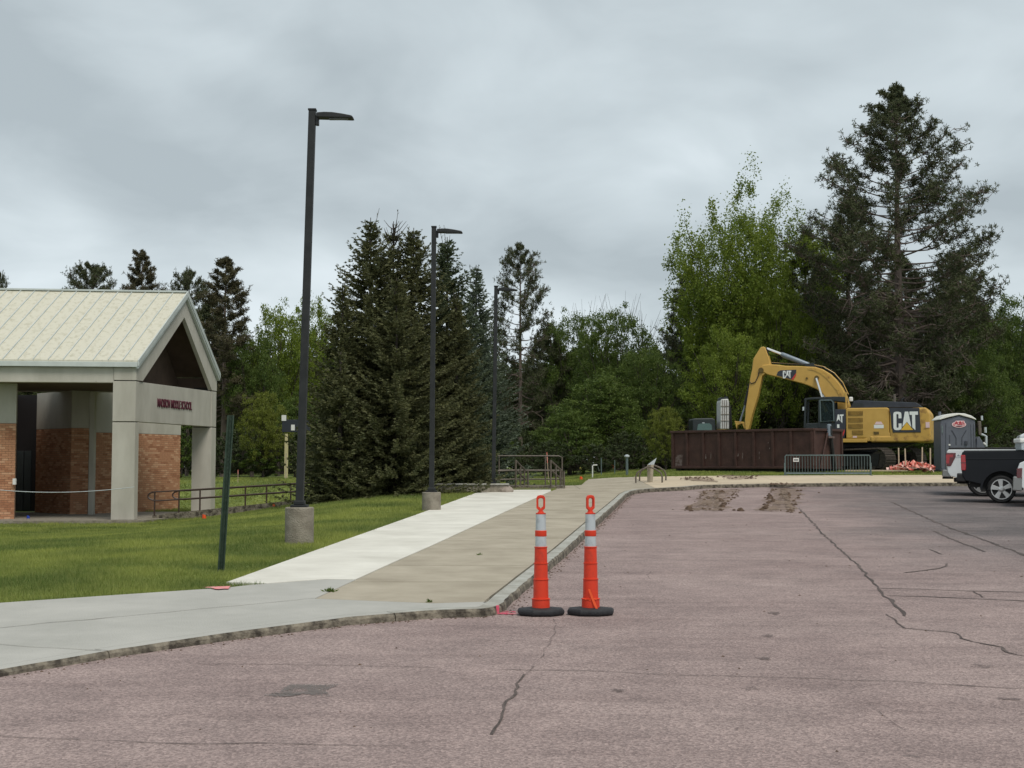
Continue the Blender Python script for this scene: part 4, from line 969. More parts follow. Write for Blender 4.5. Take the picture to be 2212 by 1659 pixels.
MB().box((.42, .05, 2.25), (1.25, .08, .55)).build('board', M['dark_sign'], rt, bevel=.01)
MB().box((-.12, 0.0, 2.6), (.2, .04, .25)).build('white_square', M['white_flat'], rt); MB().box((.28, -.0, 2.18), (.16, .04, .25)).build('white_square', M['white_flat'], rt)
MB().box((.0, 0, 1.75), (.12, .1, .3)).build('upper_post', M['cream'], rt)
# bike rack
rk = empty('bike_rack', G(1402, 1041)); tag(rk, 'curved pipe bike rack with a grey centre post on the far pavement', 'bike rack')
def bk(px, py, dy): return pxz(px, py, 47.6 + dy)
for dy in (0, 1.3):
    ox = 8 * (dy > 0); oy = -4 * (dy > 0)
    for sgn in (-1, 1):
        pts = [bk(1402 + ox, 1008 + oy, dy), bk(1402 + ox + sgn * 15, 1014 + oy, dy), bk(1402 + ox + sgn * 25, 1021 + oy, dy), bk(1402 + ox + sgn * 28.5, 1030 + oy, dy), bk(1402 + ox + sgn * 28.5, 1043 + oy, dy)]
        wpart('hoop', MB().tube(pts, .03, 7), M['rail_tan'], rk, smooth=True)
p_ = bk(1404, 1042, .5); wpart('centre_post', MB().tube([p_ - Vector((0, 0, .05)), p_ + Vector((.02, 0, .62))], [.10, .13], 6), M['concrete_tan'], rk)
wpart('cross_bar', MB().tube([bk(1402, 1007, 0), bk(1410, 1003, 1.3)], .035, 7), M['rail_tan'], rk)
wpart('post_top', MB().prism([(p_.x - .08, p_.z + .62), (p_.x + .14, p_.z + .62), (p_.x + .24, p_.z + .86), (p_.x + .02, p_.z + .70)], p_.y - .04, p_.y + .04), M['reflect'], rk)

# ================================================================== BARRIER, DUMPSTER
Yb = 51.2; L0 = pxz(1696.6, 1027.5, Yb); L1 = pxz(1880, 1026.5, Yb); w_ = L1.x - L0.x; hb = .76
br = empty('crowd_barrier', (L0.x, Yb, L0.z)); tag(br, 'low green-grey steel crowd barrier with vertical bars on the far pavement', 'barrier')
SG = M['steel_green']
MB().tube([(0, 0, 0), (0, 0, hb - .04), (.04, 0, hb), (w_ - .04, 0, hb), (w_, 0, hb - .04), (w_, 0, 0)], .024, 8).build('frame', SG, br, smooth=True)
MB().tube([(0, 0, .07), (w_, 0, .07)], .022, 8).build('bottom_rail', SG, br)
MB().box((w_ / 2, .0, .10), (w_ - .06, .012, .06)).build('kick_plate', SG, br)
nbar = 29; bar0 = None
for i in range(nbar):
    x = (i + 1) * w_ / (nbar + 1)
    if bar0 is None: bar0 = MB().tube([(0, 0, .07), (0, 0, hb)], .010, 6).build('bar', SG, br); bar0.location.x = x
    else: c = bar0.copy(); col.objects.link(c); c.parent = br; c.location.x = x
for x in (-.03, w_ + .03): MB().box((x, 0, .25), (.035, .05, .46)).build('hinge_hook', SG, br, bevel=.008)
for x in (.0, w_): MB().box((x, 0, .01), (.06, .5, .02)).build('foot', SG, br)
MB().box((.40, -.02, hb - .17), (.21, .01, .14)).build('label_plate', M['white_flat'], br); 
for i in range(4): MB().box((.34 + i * .04, -.027, hb - .17), (.025, .004, .07)).build('printed_mark', M['toilet_dark'], br)

pL = pxz(1450, 1020, 57.5); pR = pxz(1757, 1020, 53.0)
dv = Vector((pR.x - pL.x, pR.y - pL.y, 0)); DL = dv.length; da = math.atan2(dv.y, dv.x)
dump = empty('dumpster', (pL.x, pL.y, pL.z - .02), da); tag(dump, 'long dark brown open-top roll-off dumpster with upright ribs behind the pavement', 'dumpster')
DH = 1.73; DW = 2.3; RB = M['rust_brown']
# local: x along the visible long side, y away from the camera
MB().box((DL / 2, .06, .22 + (DH - .22) / 2), (DL - .06, .012, DH - .24)).build('side_sheet', RB, dump)
MB().box((DL / 2, DW, .22 + (DH - .22) / 2), (DL - .06, .012, DH - .24)).build('side_sheet', RB, dump)
MB().box((.03, DW / 2, .22 + (DH - .22) / 2), (.03, DW, DH - .24)).build('end_sheet', RB, dump); MB().box((DL - .03, DW / 2, .22 + (DH - .22) / 2), (.03, DW, DH - .24)).build('end_sheet', RB, dump)
MB().box((DL / 2, DW / 2, .20), (DL, DW, .06)).build('floor', RB, dump)
MB().box((DL / 2, .035, DH - .03), (DL + .1, .11, .10)).build('top_rail', RB, dump, bevel=.015); MB().box((DL / 2, DW, DH - .03), (DL + .1, .11, .10)).build('top_rail', RB, dump, bevel=.015)
for y in (.06, DW - .06): MB().box((DL + .0, y, DH / 2 + .11), (.1, .1, DH - .32)).build('end_post', RB, dump, bevel=.012)
MB().box((DL + .01, DW / 2, DH - .03), (.11, DW - .1, .10)).build('end_rail', RB, dump, bevel=.01)
MB().box((DL / 2, .03, .225), (DL, .08, .09)).build('bottom_rail', RB, dump, bevel=.01)
for x in [max(0, (q_ - 240) / 1425 * DL) for q_ in (240, 405, 578, 742, 912, 1094, 1280, 1455, 1665)]:
    MB().box((max(.06, min(DL - .06, x * 1.0)), .028, DH / 2 + .11), (.11, .07, DH - .32)).build('rib', RB, dump, bevel=.012)
for i, (x, z, sx, sz) in enumerate([(.35, .5, .4, .5), (1.75, .66, .07, .2), (2.0, .70, .05, .3), (3.3, .72, .10, .14), (3.52, .70, .06, .3), (4.3, .7, .04, .3), (4.72, 1.2, .05, .05), (4.78, .98, .05, .06)]):
    MB().add([(x - sx / 2, -.014 if sx < .12 else .052, z - sz / 2), (x + sx / 2 * .8, -.014 if sx < .12 else .052, z - sz / 2 * .8), (x + sx / 2, -.014 if sx < .12 else .052, z + sz / 2), (x - sx / 2 * .7, -.014 if sx < .12 else .052, z + sz / 2)], [(0, 1, 2, 3)]).build('scuff', M['scuff'], dump)
for x0, x1 in ((0, DL),):
    MB().box((DL / 2, .35, .1), (DL - .1, .12, .16)).build('skid_rail', M['black_steel'], dump); MB().box((DL / 2, DW - .35, .1), (DL - .1, .12, .16)).build('skid_rail', M['black_steel'], dump)
for x in (.3, DL - .3):
    for y in (.25, DW - .25): MB().lathe([(.10, -.08), (.10, .08)], 14, (x, y, .1), 'Y').build('roller', M['black_steel'], dump)
xh = DL + .07
MB().tube([(xh, .42, .2), (xh + .02, .98, DH - .15)], .04, 6).build('hoist_arm', RB, dump); MB().tube([(xh, 1.55, .15), (xh + .02, 1.22, DH - .2)], .07, 6).build('hoist_arm', M['black_steel'], dump)
MB().box((xh + .03, 1.1, DH - .05), (.12, .22, .5)).build('hoist_hook', M['grey_cyl'], dump, bevel=.05)
MB().box((xh + .10, 1.14, DH - .05), (.05, .10, .34)).build('hook_slot', M['black_steel'], dump, bevel=.02)
MB().box((xh + .08, 1.16, DH - .32), (.06, .42, .07)).build('hook_crossbar', M['scuff'], dump)
# ================================================================== EXCAVATOR
DE = 60.0; sc_ = F / DE
EC = pxz(1850, 1017.5, DE); exg = EC.z
exc = empty('excavator', EC); tag(exc, 'yellow tracked excavator with raised boom and CAT lettering behind the dumpster', 'excavator')
YAW = R(-20)
up_ = empty('house', (0, 0, 0)); 
def e6(x, y, k=1.0): px, py = 1700.7 + .23115 * x, 795.5 + .23115 * y; return ((px - 1850) / sc_ * k, (1017.5 - py) / sc_)
def e5(x, y, k=1.0): px, py = 1398.9 + .21493 * x, 713.2 + .21493 * y; return ((px - 1850) / sc_ * k, (1017.5 - py) / sc_)
bpy.data.objects.remove(up_)
RM = Matrix.Rotation(YAW, 4, 'Z')
def ep(name, mb, m, parent=None, **k):
    o = mb.build(name, m, parent or exc, **k)
    if parent is None: o.rotation_euler = (0, 0, YAW)
    return o
CW = 1.045          # foreshortening allowance
def P6(pts): return [e6(x, y, CW) for x, y in pts]
def P5(pts): return [e5(x, y, CW) for x, y in pts]
NY = -1.42
YL, YW = M['yellow'], M['yellow_worn']
body = ep('engine_housing', MB().prism(P6([(592, 392), (612, 384), (940, 384), (960, 396), (960, 612), (985, 640), (975, 690), (755, 690), (755, 662), (592, 662)]), NY, 1.42), YL, bevel=.04)
cw = ep('counterweight', MB().prism(P6([(962, 400), (1210, 388), (1268, 388), (1300, 440), (1304, 680), (1285, 700), (800, 698), (790, 640), (962, 640)]), NY - .03, 1.42), YW, bevel=.07)
ep('deck', MB().prism(P6([(488, 664), (770, 664), (770, 700), (488, 698)]), NY - .02, 1.4), YW, bevel=.02)
ep('frame', MB().prism(P6([(500, 702), (1180, 702), (1060, 735), (560, 740)]), -.9, .9), M['black_steel'])
ep('hood', MB().prism(P6([(606, 383), (628, 372), (655, 318), (700, 310), (1180, 340), (1218, 366), (1224, 386)]), -1.15, 1.2), M['black_paint'], bevel=.05)
for i in range(3): ep('hood_grille', MB().prism(P6([(655 + i * 30, 335 + i), (680 + i * 30, 337 + i), (672 + i * 30, 368), (640 + i * 30, 366)]), -1.165, -1.152), M['cab_dark'])
blk = ep('badge_panel', MB().prism(P6([(958, 390), (1212, 392), (1222, 612), (990, 612), (978, 560), (972, 450)]), NY - .05, NY - .031), M['black_paint'], bevel=.012)
def cat_letters(box, y, parent_m, k=1.0, tri=True, only=None):
    """box = (x0, x1, z0, z1) in local metres; heavy condensed capitals C A T cut as polygons"""
    x0, x1, z0, z1 = box; W_, H_ = x1 - x0, z1 - z0
    q = lambda pts: [(x0 + a * W_, z0 + b * H_) for a, b in pts]
    C = [(.0, .12), (.03, .03), (.10, 0), (.22, 0), (.31, .04), (.33, .12), (.33, .36), (.21, .36), (.21, .17), (.19, .13), (.14, .13), (.125, .17), (.125, .83), (.14, .87), (.19, .87), (.21, .83), (.21, .64), (.33, .64), (.33, .88), (.31, .96), (.22, 1), (.10, 1), (.03, .97), (.0, .88)]
    A = [(.36, .17), (.47, 1), (.61, 1), (.72, .17), (.66, .26), (.55, .45), (.42, .25)]
    T = [(.66, 1), (.66, .82), (.755, .82), (.765, .14), (.87, .0), (.885, .0), (.885, .82), (1, .82), (1, 1)]
    for nme, pl in (('letter_c', C), ('letter_a', A), ('letter_t', T)):
        if only and nme not in only: continue
        ep(nme, MB().prism(q(pl), y - .012, y), M['letter_white'])
    if tri: ep('yellow_triangle', MB().prism(q([(.30, .0), (.54, .42), (.80, .0)]), y - .016, y - .002), M['letter_yellow'])
xa, za = e6(995, 590, CW); xb, zb_ = e6(1200, 424, CW)
cat_letters((xa, xb, za, zb_), NY - .052, None)
# front side panel with the cropped lettering and red flash
ep('side_panel', MB().prism(P6([(498, 394), (592, 394), (590, 560), (578, 660), (498, 660)]), NY, 1.0), M['black_paint'], bevel=.015)
xa, za = e6(478, 520, CW); xb, zb_ = e6(573, 442, CW)
cat_letters((xa, xb, za, zb_), NY - .004, None, only=('letter_a', 'letter_t'), tri=False)
ep('model_letter', MB().prism(P6([(516, 565), (536, 565), (536, 532), (516, 532)]), NY - .008, NY - .002), M['letter_white'])
ep('red_flash', MB().prism(P6([(545, 656), (562, 656), (580, 600), (580, 575)]), NY - .012, NY - .002), M['red_stripe'])
for (x0, x1, y0, y1) in ((612, 738, 412, 452), (612, 736, 474, 512), (612, 736, 530, 570), (645, 736, 588, 626)):
    v = ep('vent', MB().prism(P6([(x0, y0), (x1, y0), (x1, y1), (x0, y1)]), NY - .015, NY - .003), M['vent'])
    for i in range(5):
        yy = y0 + (y1 - y0) * (i + .5) / 5; ep('louvre', MB().prism(P6([(x0 + 2, yy - 1.6), (x1 - 2, yy - 1.6), (x1 - 2, yy + 1.6), (x0 + 2, yy + 1.6)]), NY - .03, NY - .014), YW)
ep('decal', MB().prism(P6([(830, 540), (912, 540), (912, 572), (830, 572)]), NY - .01, NY - .002), M['letter_white']); ep('decal', MB().prism(P6([(836, 536), (850, 512), (892, 512), (906, 536)]), NY - .01, NY - .002), M['sign_pink'])
ep('decal', MB().prism(P6([(1262, 520), (1294, 520), (1294, 570), (1262, 570)]), NY - .045, NY - .034), M['sign_pink'])
ep('latch', MB().prism(P6([(826, 602), (870, 602), (872, 624), (830, 628)]), NY - .02, NY - .002), M['vent']); ep('decal', MB().prism(P6([(650, 640), (684, 640), (684, 656), (650, 656)]), NY - .01, NY - .002), M['sign_pink'])
ep('handrail', MB().tube([(p[0], NY + .15, p[1]) for p in P6([(590, 380), (590, 238)])], .05, 6), YL)
ep('beacon', MB().box((e6(630, 300, CW)[0], NY + .4, e6(630, 300)[1]), (.16, .16, .2)), M['toilet_roof'], bevel=.04)
ep('exhaust', MB().tube([(e6(980, 330, CW)[0], .3, e6(980, 330)[1]), (e6(980, 245, CW)[0], .3, e6(980, 245)[1])], .06, 8), M['rail_tan'])
ep('exhaust', MB().tube([(p[0], 0, p[1]) for p in P6([(1045, 325), (1050, 300), (1072, 284)])], .05, 8), M['black_steel'])
# cab
def bar(name, pts, r, y, m=None, n=4): return ep(name, MB().tube([(p[0], y, p[1]) for p in P6(pts)], r, n), m or M['cab_dark'])
CY0, CY1 = NY + .02, -.45
cabf = ep('cab_roof', MB().prism(P6([(228, 300), (240, 288), (300, 280), (500, 276), (585, 280), (590, 330), (500, 318), (360, 300), (235, 306)]), CY0 - .02, CY1), M['cab_dark'], bevel=.03)
for y in (CY0, CY1): bar('cab_pillar', [(246, 300), (236, 560)], .06, y)
bar('cab_pillar', [(366, 305), (362, 560)], .06, CY0); bar('cab_pillar', [(470, 305), (490, 330), (494, 510)], .06, CY0); bar('cab_pillar', [(490, 320), (494, 520)], .06, CY1)
bar('door_frame', [(372, 308), (470, 308), (486, 330), (490, 500), (376, 506), (372, 308)], .035, CY0 - .03, M['steel_green'])
ep('cab_base', MB().prism(P6([(236, 520), (500, 512), (505, 660), (236, 660)]), CY0, CY1), M['cab_dark'], bevel=.03)
ep('door_glass', MB().prism(P6([(374, 312), (468, 312), (484, 332), (488, 498), (378, 504)]), CY0 + .0, CY0 + .015), M['glass'])
ep('rear_glass', MB().prism(P6([(374, 312), (468, 312), (484, 332), (488, 498), (378, 504)]), CY1 - .015, CY1), mat('glass_teal', (.03, .06, .06), rough=.15))
ep('seat', MB().prism(P6([(400, 420), (440, 410), (450, 520), (390, 520)]), CY0 + .25, CY1 - .2), M['cab_dark'], bevel=.04)
ep('mirror', MB().prism(P6([(222, 370), (236, 366), (236, 400), (222, 404)]), CY0 - .15, CY0 - .1), M['reflect'])
# boom
BY = .30
bpts = [(1205, 352), (1225, 330), (1285, 325), (1370, 332), (1450, 345), (1560, 350), (1660, 358), (1730, 363), (1800, 388), (1870, 435), (1930, 500), (1985, 580), (2020, 660), (2050, 760), (2060, 830), (2000, 880), (1950, 860), (1900, 760), (1835, 700), (1800, 640), (1740, 590), (1670, 555), (1600, 528), (1520, 505), (1440, 480), (1360, 458), (1280, 436), (1215, 402)]
BYW = .33
boom = ep('boom', MB().prism(P5(bpts), -BY + .0, BY), YL, bevel=.04)
# raised edge strip (weld seam plate) along the back of the boom
strip = [(1660, 372), (1725, 380), (1790, 405), (1850, 450), (1905, 515), (1955, 595), (1990, 680), (1975, 700), (1930, 610), (1880, 535), (1825, 470), (1770, 425), (1715, 398), (1660, 388)]
ep('boom_edge_plate', MB().prism(P5(strip), -BY - .02, -BY - .003), YW)
bd = ep('boom_badge', MB().prism(P5([(1358, 440), (1372, 404), (1400, 390), (1550, 388), (1548, 420), (1512, 488)]), -BY - .02, -BY - .004), M['black_paint'])
ep('red_flash', MB().prism(P5([(1546, 424), (1546, 446), (1518, 490), (1502, 486)]), -BY - .03, -BY - .018), M['red_stripe'])
xa, za = e5(1420, 474, CW); xb, zb_ = e5(1502, 396, CW)
_q = M['letter_white']; cat_letters((xa, xb, za, zb_), -BY - .022, None, tri=False)
ep('boom_hose', MB().tube([(p[0], -.1, p[1] + .05) for p in P5([(1300, 320), (1500, 338), (1700, 352), (1800, 375), (1900, 440), (1980, 540), (2030, 660)])], .025, 6), M['black_steel'])
ep('boom_hose', MB().tube([(p[0], .1, p[1] + .07) for p in P5([(1300, 320), (1500, 338), (1700, 352), (1800, 375), (1900, 440), (1980, 540), (2030, 660)])], .03, 6), YL)
ep('pin', MB().lathe([(.1, -BY - .06), (.1, BY + .06)], 12, (P5([(1745, 475)])[0][0], 0, P5([(1745, 475)])[0][1]), 'Y'), M['vent']); ep('pin', MB().lathe([(.05, -BY - .04), (.05, BY)], 10, (P5([(1650, 478)])[0][0], 0, P5([(1650, 478)])[0][1]), 'Y'), M['vent'])
for y in (-BY - .12, BY + .12):
    ep('boom_cylinder_rod', MB().tube([(p[0], y, p[1]) for p in P5([(1742, 480), (1800, 690)])], .05, 8), M['chrome'], smooth=True)
    ep('boom_cylinder', MB().tube([(p[0], y, p[1]) for p in P5([(1798, 685), (1880, 960)])], .09, 8), YL, smooth=True)
# stick
stick = ep('stick', MB().prism(P5([(1200, 150), (1225, 140), (1245, 146), (1262, 200), (1280, 250), (1296, 320), (1290, 350), (1250, 420), (1215, 445), (1170, 650), (1110, 850), (1078, 985), (1040, 1060), (1015, 1060), (1045, 985), (1040, 900), (1052, 760), (1075, 620), (1095, 470), (1115, 380), (1130, 265)]), -.26, .22), YL, bevel=.03)
# the underside plate of the stick seen from behind the cab
ep('stick_hose', MB().tube([(p[0], -.29, p[1]) for p in P5([(1205, 390), (1190, 380), (1180, 440), (1150, 505), (1110, 520), (1092, 500)])], .022, 6), M['black_steel'])
ep('stick_pin', MB().lathe([(.12, -.32), (.12, .28)], 12, (P5([(1207, 385)])[0][0], 0, P5([(1207, 385)])[0][1]), 'Y'), M['vent'])
ep('stick_top_bracket', MB().prism(P5([(1246, 150), (1262, 160), (1280, 270), (1262, 265)]), -.10, .10), M['black_steel'])
ep('stick_cylinder_rod', MB().tube([(p[0], 0, p[1]) for p in P5([(1255, 158), (1400, 220)])], .06, 8), M['chrome'], smooth=True)
ep('stick_cylinder', MB().tube([(p[0], 0, p[1]) for p in P5([(1395, 217), (1420, 232), (1640, 328), (1690, 345)])], [.09, .12, .11, .07], 10), M['grey_cyl'], smooth=True)
ep('cylinder_mount', MB().prism(P5([(1620, 330), (1700, 318), (1740, 372), (1650, 366)]), -.14, .14), M['cab_dark'])
ep('bucket_cylinder', MB().tube([(p[0], 0, p[1]) for p in P5([(1085, 520), (1070, 600), (1035, 740)])], .085, 8), M['black_steel'], smooth=True)
ep('bucket_cylinder_rod', MB().tube([(p[0], 0, p[1]) for p in P5([(1037, 735), (985, 905)])], .045, 8), M['grey_cyl'], smooth=True)
ep('bucket_link', MB().prism(P5([(935, 900), (960, 905), (1055, 915), (1070, 960), (1030, 985), (1010, 930), (965, 945), (955, 985), (945, 940)]), -.2, .2), YW, bevel=.02)
ep('bucket', MB().prism(P5([(950, 990), (1040, 1010), (1110, 1090), (1120, 1230), (1040, 1330), (930, 1340), (900, 1300), (985, 1250), (1010, 1180), (960, 1080)]), -.6, .6), M['black_steel'], bevel=.03)
# undercarriage, turned 38 degrees from the house
ug = R(-50)            # track axis direction in plan
mid = pxz(1856, 1017, DE); ux, uy = math.cos(ug), math.sin(ug)
def uo(name, mb, m, **k):
    o = mb.build(name, m, exc, **k); o.rotation_euler = (0, 0, ug); o.location = (mid.x - EC.x, 0, 0); return o
TL, TH, TWD = 4.7, .98, .72
uo('undercarriage_frame', MB().box((0, 0, .62), (2.6, 1.7, .4)), M['black_steel'], bevel=.05); uo('turntable', MB().lathe([(.8, .8), (.8, 1.12)], 24), M['black_steel'])
shoe_me = None
for ty in (-1.05, 1.2):
    uo('track_frame', MB().prism([(-TL / 2 + .5, .22), (TL / 2 - .5, .22), (TL / 2 - .4, .72), (-TL / 2 + .4, .72)], ty - .22, ty + .22), M['black_steel'])
    for i in range(7): uo('track_roller', MB().lathe([(.15, ty - .2), (.15, ty + .2)], 12, (-1.6 + i * .53, 0, .2), 'Y'), M['track_mud'])
    for x in (-TL / 2 + .48, TL / 2 - .48): uo('sprocket', MB().lathe([(.36, ty - .18), (.36, ty + .18)], 18, (x, 0, TH / 2), 'Y'), M['track_mud'])
    r_ = TH / 2 - .03; straight = TL - 2 * r_; per = 2 * straight + 2 * math.pi * r_; N = 46
    for i in range(N):
        s_ = per * i / N
        if s_ < straight: p = (-straight / 2 + s_, TH - .03 - .04 * math.sin(math.pi * s_ / straight)); a = 0
        elif s_ < straight + math.pi * r_: t = (s_ - straight) / r_; p = (straight / 2 + r_ * math.sin(t), TH / 2 + r_ * math.cos(t)); a = t
        elif s_ < 2 * straight + math.pi * r_: q_ = s_ - straight - math.pi * r_; p = (straight / 2 - q_, .03); a = math.pi
        else: t = (s_ - 2 * straight - math.pi * r_) / r_; p = (-straight / 2 - r_ * math.sin(t), TH / 2 - r_ * math.cos(t)); a = math.pi + t
        if shoe_me is None:
            mb = MB().box((0, 0, 0), (per / N - .015, TWD, .03)).box((-.05, 0, .03), (.018, TWD, .04)).box((.05, 0, .025), (.018, TWD, .03)); o = mb.build('track_shoe', M['track_mud']); shoe_me = o.data
        else: o = bpy.data.objects.new('track_shoe', shoe_me); col.objects.link(o)
        o.parent = exc; loc = Vector((p[0], ty, p[1])); loc = Matrix.Rotation(ug, 3, 'Z') @ loc; o.location = loc + Vector((mid.x - EC.x, 0, 0)); o.rotation_euler = (0, a, ug)
        o.rotation_euler = (Matrix.Rotation(ug, 3, 'Z') @ Matrix.Rotation(a, 3, 'Y')).to_euler()

# ================================================================== SECOND MACHINE BEHIND THE DUMPSTER
e2 = pxz(1528, 1018, 63.5); m2 = empty('small_excavator', e2); tag(m2, 'second digger with dark cab and upright whitish boom peeking over the dumpster', 'excavator')
def q5(x, y): px, py = 1398.9 + .21493 * x, 713.2 + .21493 * y; p = pxz(px, py, 63.5); return (p.x - e2.x, p.z - e2.z)
MB().prism([q5(425, 1020), (q5(425, 905)), q5(440, 893), q5(625, 890), q5(650, 905), q5(658, 1020)], -.9, .5).build('cab', M['cab_dark'], m2, bevel=.05)
MB().prism([q5(470, 1010), q5(478, 955), q5(500, 945), q5(590, 942), q5(615, 958), q5(620, 1010)], -.925, -.902).build('cab_window', mat('glass_green', (.07, .13, .12), rough=.15), m2)
MB().prism([q5(520, 942), q5(545, 942), q5(545, 934), q5(520, 934)], -.93, -.902).build('cab_light', M['reflect'], m2)
MB().prism([q5(700, 1000), q5(700, 730), q5(708, 705), q5(775, 700), q5(785, 730), q5(785, 1000)], -1.0, .2).build('boom', M['white_machine'], m2, bevel=.03)
for x in (716, 736, 757): MB().prism([q5(x, 995), q5(x, 715), q5(x + 5, 715), q5(x + 5, 995)], -1.02, -1.0).build('boom_rib', M['rail_tan'], m2)
for y in (850, 770, 915): MB().prism([q5(700, y), q5(785, y), q5(785, y + 6), q5(700, y + 6)], -1.025, -1.0).build('boom_rib', M['concrete_old'], m2)
MB().prism([q5(705, 700), q5(712, 682), q5(735, 690), q5(770, 675), q5(782, 700), q5(782, 712), q5(705, 712)], -.9, .1).build('boom_head', M['cab_dark'], m2)
MB().tube([(q5(800, 990)[0], -.5, q5(800, 990)[1]), (q5(806, 850)[0], -.5, q5(806, 850)[1]), (q5(790, 720)[0], -.5, q5(790, 720)[1])], .07, 6).build('hydraulic_hose', M['black_steel'], m2)
MB().tube([(q5(828, 990)[0], -.4, q5(828, 990)[1]), (q5(820, 880)[0], -.4, q5(820, 880)[1]), (q5(815, 790)[0], -.4, q5(815, 790)[1]), (q5(798, 735)[0], -.4, q5(798, 735)[1])], .055, 6).build('hydraulic_hose', M['black_steel'], m2)
MB().box((.6, .3, 1.1), (2.9, 2.2, .8)).build('body', YW, m2, bevel=.05)
for y in (-.6, 1.2): MB().prism([(-1.2, 0), (2.2, 0), (2.5, .3), (2.2, .65), (-1.2, .65), (-1.5, .3)], y - .25, y + .25).build('track', M['track_mud'], m2, bevel=.08)

# ================================================================== PORTABLE TOILET
DT = 54.0; tb_ = pxz(2068, 1018.5, DT); toi = empty('portable_toilet', tb_, R(-4)); tag(toi, 'grey portable toilet with white curved roof and red lettered oval sign', 'portable toilet')
def q7(x, y, k=1.0):
    px, py = (3600 + x / 5.531) * .5486, (1550 + y / 5.531) * .5486; p = pxz(px, py, DT); return (p.x - tb_.x, p.z - tb_.z)
TG = M['toilet_grey']; hw = .63
MB().prism([(-hw, 0.05), (hw, .05), q7(1320, 580), q7(970, 480), q7(580, 580)], 0, 1.2).build('shell', TG, toi, bevel=.03)
MB().box((0, .6, .04), (1.34, 1.3, .1)).build('skid_base', M['toilet_dark'], toi, bevel=.02)
MB().prism([q7(552, 572), q7(560, 548), q7(650, 470), q7(760, 440), q7(920, 425), q7(1080, 432), q7(1230, 480), q7(1332, 552), q7(1335, 572), q7(1180, 520), q7(970, 462), q7(760, 510)], -.06, 1.3).build('roof', M['toilet_roof'], toi, bevel=.02)
MB().lathe([(.06, 0), (.06, .18)], 12, (q7(690, 470)[0], 1.0, q7(690, 470)[1])).build('vent_pipe', TG, toi)
dr = MB().prism([q7(690, 1250), q7(690, 640), q7(740, 600), q7(960, 520), q7(1130, 580), q7(1165, 620), q7(1165, 1640), q7(690, 1640)], -.03, -.002).build('door', TG, toi, bevel=.012)
for pl in ([(800, 800), (830, 800), (915, 960), (915, 1120), (900, 1120), (898, 965)], [(1110, 800), (1130, 800), (1040, 960), (1035, 1120), (1022, 1120), (1024, 955)]):
    MB().prism([q7(*p) for p in pl], -.042, -.028).build('door_crease', M['toilet_dark'], dr)
MB().prism([q7(765, 900), q7(775, 900), q7(775, 1620), q7(765, 1620)], -.042, -.028).build('door_crease', M['toilet_dark'], dr)
MB().box((q7(1118, 1075)[0], -.06, q7(1118, 1075)[1]), (.10, .06, .16)).build('latch', M['toilet_dark'], dr, bevel=.01); MB().box((q7(765, 1115)[0], -.04, q7(765, 1115)[1]), (.07, .02, .06)).build('notice', M['white_flat'], dr)
for x in (595, 1245, 1305): MB().box((q7(x, 1000)[0], -.015, 1.0), (.05, .03, 1.75)).build('corner_rib', TG, toi, bevel=.01)
MB().box((q7(612, 780)[0], -.02, q7(612, 780)[1]), (.05, .04, .3)).build('hinge', M['steel_green'], toi)
cx, cz = q7(968, 672); n = 28
ov = lambda a, b: [(cx + a * math.cos(2 * math.pi * i / n), cz + b * math.sin(2 * math.pi * i / n)) for i in range(n)]
sg = MB().prism(ov(.275, .125), -.05, -.028).build('oval_sign', M['sign_pink'], toi); MB().prism([q7(850, 640), q7(905, 590), q7(1080, 590), q7(1090, 640)], -.052, -.03).build('sign_peak', M['sign_pink'], sg)
MB().ring(ov(.235, .095), ov(.215, .08), -.056, -.05).build('sign_ring', M['sign_red'], sg)
text('sign_lettering', 'A&I', M['sign_red'], sg, (cx, -.058, cz + .045), (1, 0, 0), (0, 0, 1), .36, .155, .004, bold=.015)
MB().prism([q7(900, 700), q7(1030, 700), q7(1010, 716), q7(920, 716)], -.06, -.05).build('sign_bar', M['toilet_dark'], sg)
# hand wash stand to the right
hs = empty('wash_stand', pxz(2119, 1018.5, 54.6)); tag(hs, 'grey hand wash stand with pipes and a white bottle beside the portable toilet', 'wash stand')
hs_l = lambda x, y: tuple(a - b for a, b in zip((pxz((3600 + x / 5.531) * .5486, (1550 + y / 5.531) * .5486, 54.6).x, pxz((3600 + x / 5.531) * .5486, (1550 + y / 5.531) * .5486, 54.6).z), (pxz(2119, 1018.5, 54.6).x, pxz(2119, 1018.5, 54.6).z)))
MB().prism([(-.25, 0), (.3, 0), hs_l(1500, 1160), hs_l(1450, 1040), hs_l(1380, 930), hs_l(1325, 980), (-.25, .8)], -.2, .2).build('tank', TG, hs, bevel=.03)
MB().prism([hs_l(1380, 600), hs_l(1450, 600), hs_l(1465, 900), hs_l(1400, 900)], -.05, .05).build('back_board', M['rail_tan'], hs, bevel=.02)
MB().tube([(q[0], 0, q[1]) for q in (hs_l(1440, 880), hs_l(1500, 900), hs_l(1565, 930), hs_l(1565, 1150))], .05, 8).build('pipe', M['reflect'], hs, smooth=True)
MB().tube([(q[0], -.1, q[1]) for q in (hs_l(1485, 1070), hs_l(1530, 1110))], .04, 8).build('bottle', M['white_flat'], hs)
MB().tube([(q[0], .05, q[1]) for q in (hs_l(1555, 730), hs_l(1560, 850))], .05, 6).build('tag_post', M['reflect'], hs); MB().tube([(q[0], .05, q[1]) for q in (hs_l(1480, 480), hs_l(1485, 580))], .04, 6).build('tag_post', M['reflect'], hs)

